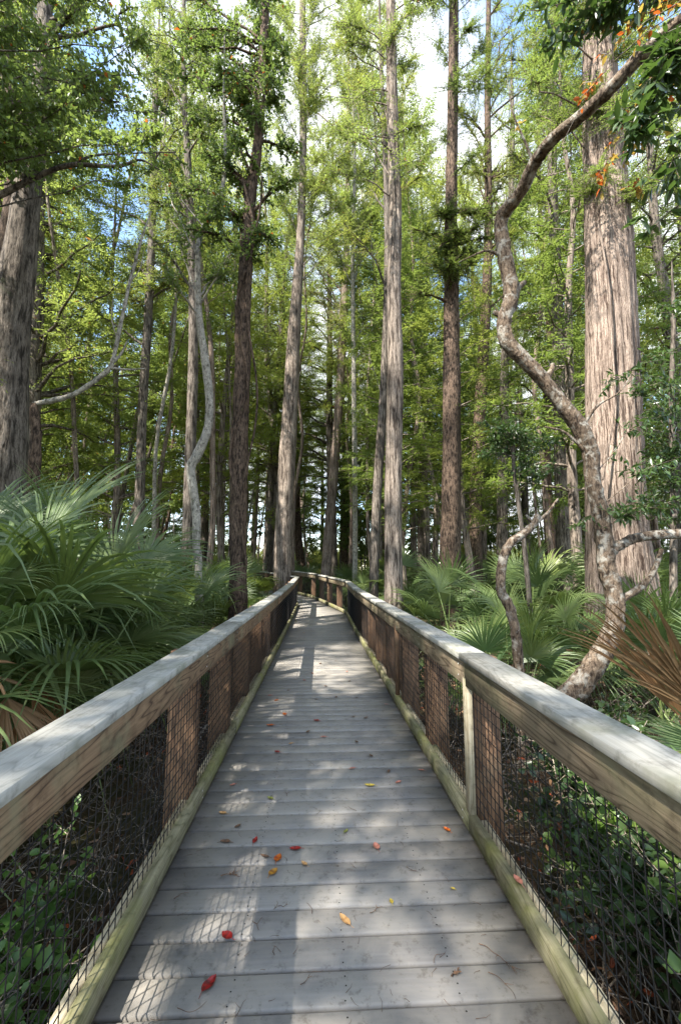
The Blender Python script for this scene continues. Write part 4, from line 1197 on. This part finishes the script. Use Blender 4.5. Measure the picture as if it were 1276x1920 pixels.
def fallen_leaf_mesh(mat, seed, L, ratio, curl):
    r = np.random.default_rng(seed)
    mb = MB()
    nt = 9
    V, F = [], []
    for i in range(nt):
        t = i / (nt - 1)
        w = ratio * L * 0.5 * (math.sin(math.pi * min(1, t * 0.96 + 0.03)) ** 0.75) * (1.12 - 0.35 * t)
        z0 = 0.003 + curl * L * (0.5 - t) ** 2
        for k, s in enumerate((-1, -0.5, 0, 0.5, 1)):
            V.append((s * w, (t - 0.5) * L, z0 + abs(s) ** 1.5 * w * curl * 1.1 + r.normal(0, 0.0006)))
    for i in range(nt - 1):
        for k in range(4):
            a = i * 5 + k
            F.append((a, a + 1, a + 6, a + 5))
    mb.add(V, F)
    st = np.array([(0, -0.5 * L, 0.004 + curl * L * 0.25), (0.02 * L, -0.62 * L, 0.005), (0.08 * L, -0.78 * L, 0.003)])
    tube(mb, spline(st, 5), 0.0009, 4)
    return mb.mesh('fallen_leaf', [mat], True)
def fallen(u, v, c, L, ratio, rz, label, group=None, curl=0.35, seed=None):
    p = on_z(u, v, DECK)
    o = link('fallen_leaf', fallen_leaf_mesh(LC[c], seed or int(u * 7 + v), L, ratio, curl))
    o.location = (p[0], p[1], DECK + 0.001); o.rotation_euler = (0, 0, rz)
    return tag(o, label, 'leaf', group or 'fallen leaves on the planks')
fallen(392, 1848, 'dark_red', 0.068, 0.50, -0.5, 'dark red pointed leaf with a curved stem lying on the bare planks', seed=1)
fallen(425, 1756, 'red', 0.052, 0.72, 0.9, 'red leaf folded to a triangle at the edge of a sunlit streak', curl=0.22)
fallen(646, 1726, 'tan', 0.070, 0.42, 0.55, 'large pale tan leaf by the middle screw row', curl=0.2)
fallen(478, 1578, 'red', 0.055, 0.45, -0.2, 'upright curled red leaf just above the orange and gold pair', curl=0.45)
fallen(553, 1593, 'red', 0.058, 0.55, 1.5, 'bright glossy red leaf lying across, beside the orange and gold pair', curl=0.3)
fallen(521, 1611, 'orange', 0.060, 0.62, -0.25, 'orange-brown oval leaf touching the gold leaf', curl=0.3)
fallen(512, 1637, 'gold', 0.056, 0.62, -0.6, 'spotted gold leaf touching the orange-brown leaf', curl=0.3)
fallen(496, 1607, 'brown', 0.05, 0.35, 1.1, 'small brown leaf lying against the orange-brown oval leaf')
fallen(570, 1621, 'tan', 0.042, 0.5, 0.7, 'small broken tan leaf between the glossy red leaf and the gold leaf')
fallen(733, 1692, 'yellow', 0.03, 0.6, 0.1, 'tiny bright yellow leaf near the plank middle')
fallen(848, 1668, 'yellow', 0.022, 0.6, 0.9, 'tiny yellow leaf close to the mossy curb')
fallen(417, 1526, 'tan', 0.05, 0.55, 1.2, 'light orange-tan leaf near the grained railing')
fallen(506, 1498, 'green', 0.045, 0.6, 0.9, 'yellow-green leaf with a stem on the planks')
fallen(648, 1560, 'green', 0.04, 0.45, -0.6, 'narrow greenish leaf on the planks')
fallen(692, 1474, 'yellow', 0.07, 0.45, 1.3, 'pale yellow flat leaf lying across a plank')
fallen(837, 1557, 'orange', 0.045, 0.6, 0.5, 'rusty orange leaf close to the mossy curb')
fallen(519, 1411, 'dark_red', 0.05, 0.6, 1.0, 'very dark red curled leaf on the planks')
fallen(593, 1352, 'red', 0.06, 0.6, 1.2, 'crimson leaf farther up the walk')
fallen(506, 1361, 'orange', 0.07, 0.5, 1.5, 'pale orange leaf farther up the walk')
fallen(533, 1340, 'orange', 0.07, 0.6, 0.3, 'orange leaf lying beyond the pale orange one')
fallen(1008, 1690, 'pink', 0.06, 0.5, 0.1, 'pinkish tan leaf caught on top of the mossy curb').location = (xr(1.95) + 0.03, 1.95, DECK + 0.118)
for i, (u, v, c) in enumerate([(422, 1580, 'brown'), (445, 1551, 'brown'), (705, 1589, 'pink'), (789, 1445, 'pink'), (723, 1321, 'pink'), (577, 1373, 'brown'), (606, 1383, 'pink'), (545, 1395, 'tan'),
                              (668, 1392, 'brown'), (695, 1418, 'brown'), (660, 1442, 'pink'), (728, 1448, 'brown'), (746, 1468, 'pink'), (436, 1473, 'pink'), (662, 1345, 'brown'), (685, 1347, 'brown'),
                              (592, 1312, 'brown'), (630, 1308, 'brown'), (668, 1309, 'brown'), (505, 1305, 'pink'), (518, 1314, 'orange'), (540, 1295, 'brown'), (585, 1263, 'pink'), (600, 1245, 'brown'), (570, 1276, 'pink'),
                              (655, 1278, 'brown'), (610, 1287, 'brown'), (570, 1187, 'tan'), (628, 1240, 'brown'), (650, 1260, 'pink')]):
    r_ = random.Random(i)
    fallen(u, v, c, r_.uniform(0.035, 0.06), r_.uniform(0.4, 0.6), r_.uniform(0, 3.1), 'small withered %s leaf scattered on the planks' % {'pink': 'pinkish', 'tan': 'tan', 'orange': 'orange', 'brown': 'brown'}[c], 'small withered %s leaves on the planks' % c)
def twig(u, v, L, rz, bend, branches, label, rad=0.0014, group='twigs on the planks', mat='brown'):
    r = np.random.default_rng(int(u + v * 3))
    p = on_z(u, v, DECK)
    mb = MB()
    P = np.array([((t - 0.5) * L, bend * L * (1 - (2 * t - 1) ** 2), 0.003 + 0.004 * r.random()) for t in np.linspace(0, 1, 7)])
    P[:, 1] += r.normal(0, 0.02 * L, 7)
    tube(mb, spline(P, 14), np.linspace(rad, rad * 0.5, 14), 5)
    for b in range(branches):
        k = r.integers(1, 6); a = r.uniform(0.4, 1.3) * r.choice([-1, 1]); l = L * r.uniform(0.2, 0.45)
        q = P[k]; e = q + np.array([math.cos(a) * l, math.sin(a) * l, 0.004])
        tube(mb, spline([q, (q + e) / 2 + r.normal(0, 0.03 * L, 3) * np.array([1, 1, 0.1]), e], 6), np.linspace(rad * 0.8, rad * 0.4, 6), 4)
    o = mb.build('fallen_twig', LC[mat], None, True)
    o.location = (p[0], p[1], DECK + 0.001); o.rotation_euler = (0, 0, rz)
    return tag(o, label, 'twig', group)
twig(430, 1644, 0.075, 0.1, 0.1, 7, 'dry reddish brown cypress sprig on the sunlit streak', 0.0022)
twig(854, 1830, 0.035, 0.3, 0.2, 9, 'small dark crumpled clump of twigs on the planks', 0.003)
twig(930, 1800, 0.15, -1.0, 0.1, 4, 'forked dry twig close to the mossy curb')
twig(940, 1850, 0.11, -1.1, 0.15, 1, 'bent thin twig below the forked one', 0.0012)
twig(823, 1800, 0.06, 0.6, 0.25, 0, 'small curved twig beside the dark crumpled clump', 0.0011)
twig(360, 1888, 0.09, 0.2, -0.25, 0, 'thin curved stem near the dark red pointed leaf', 0.0011)
twig(452, 1895, 0.06, 1.2, 0.05, 1, 'short upright twig at the edge of a plank', 0.0011)
for i, (u, v, L, rz) in enumerate([(340, 1682, 0.06, 0.5), (516, 1700, 0.05, 1.4), (488, 1735, 0.06, 1.5), (580, 1705, 0.06, 2.0), (530, 1700, 0.04, 0.2), (770, 1632, 0.05, 2.5), (660, 1517, 0.07, 2.3), (597, 1525, 0.05, 1.1),
                                   (535, 1490, 0.06, 1.9), (583, 1432, 0.09, 2.1), (690, 1420, 0.05, 1.9), (405, 1462, 0.05, 0.4), (745, 1545, 0.05, 1.4), (572, 1840, 0.05, 0.9), (700, 1708, 0.05, 0.8), (515, 1785, 0.04, 1.6)]):
    twig(u, v, L, rz, random.Random(i).uniform(-0.2, 0.2), i % 3, 'tiny dry brown twig scattered on the planks', 0.0013, 'tiny dry twigs on the planks')

rg = np.random.default_rng(8)
mb = MB()
N = 420
yy = 1.0 + 11 * rg.random(N) ** 1.6; xx = rg.uniform(-0.62, 0.72, N)
A = np.stack([xx, yy, np.full(N, DECK + 0.0025) + np.maximum(0, yy - 10) * 0.03], -1)
th = rg.uniform(0, 6.28, N); LL = rg.uniform(0.008, 0.035, N)
Bq = A + np.stack([np.cos(th) * LL, np.sin(th) * LL, rg.uniform(0, 0.003, N)], -1)
tubes3(mb, A, Bq, 0.0009, 0.0005)
C = Bq + np.stack([np.cos(th + 0.5) * LL * 0.6, np.sin(th + 0.5) * LL * 0.6, np.zeros(N)], -1)
tubes3(mb, Bq, C, 0.0006, 0.0004)
tag(mb.build('needle_litter', LC['brown']), 'fine brown needles and crumbs strewn over the planks', 'needles', None, 'stuff')
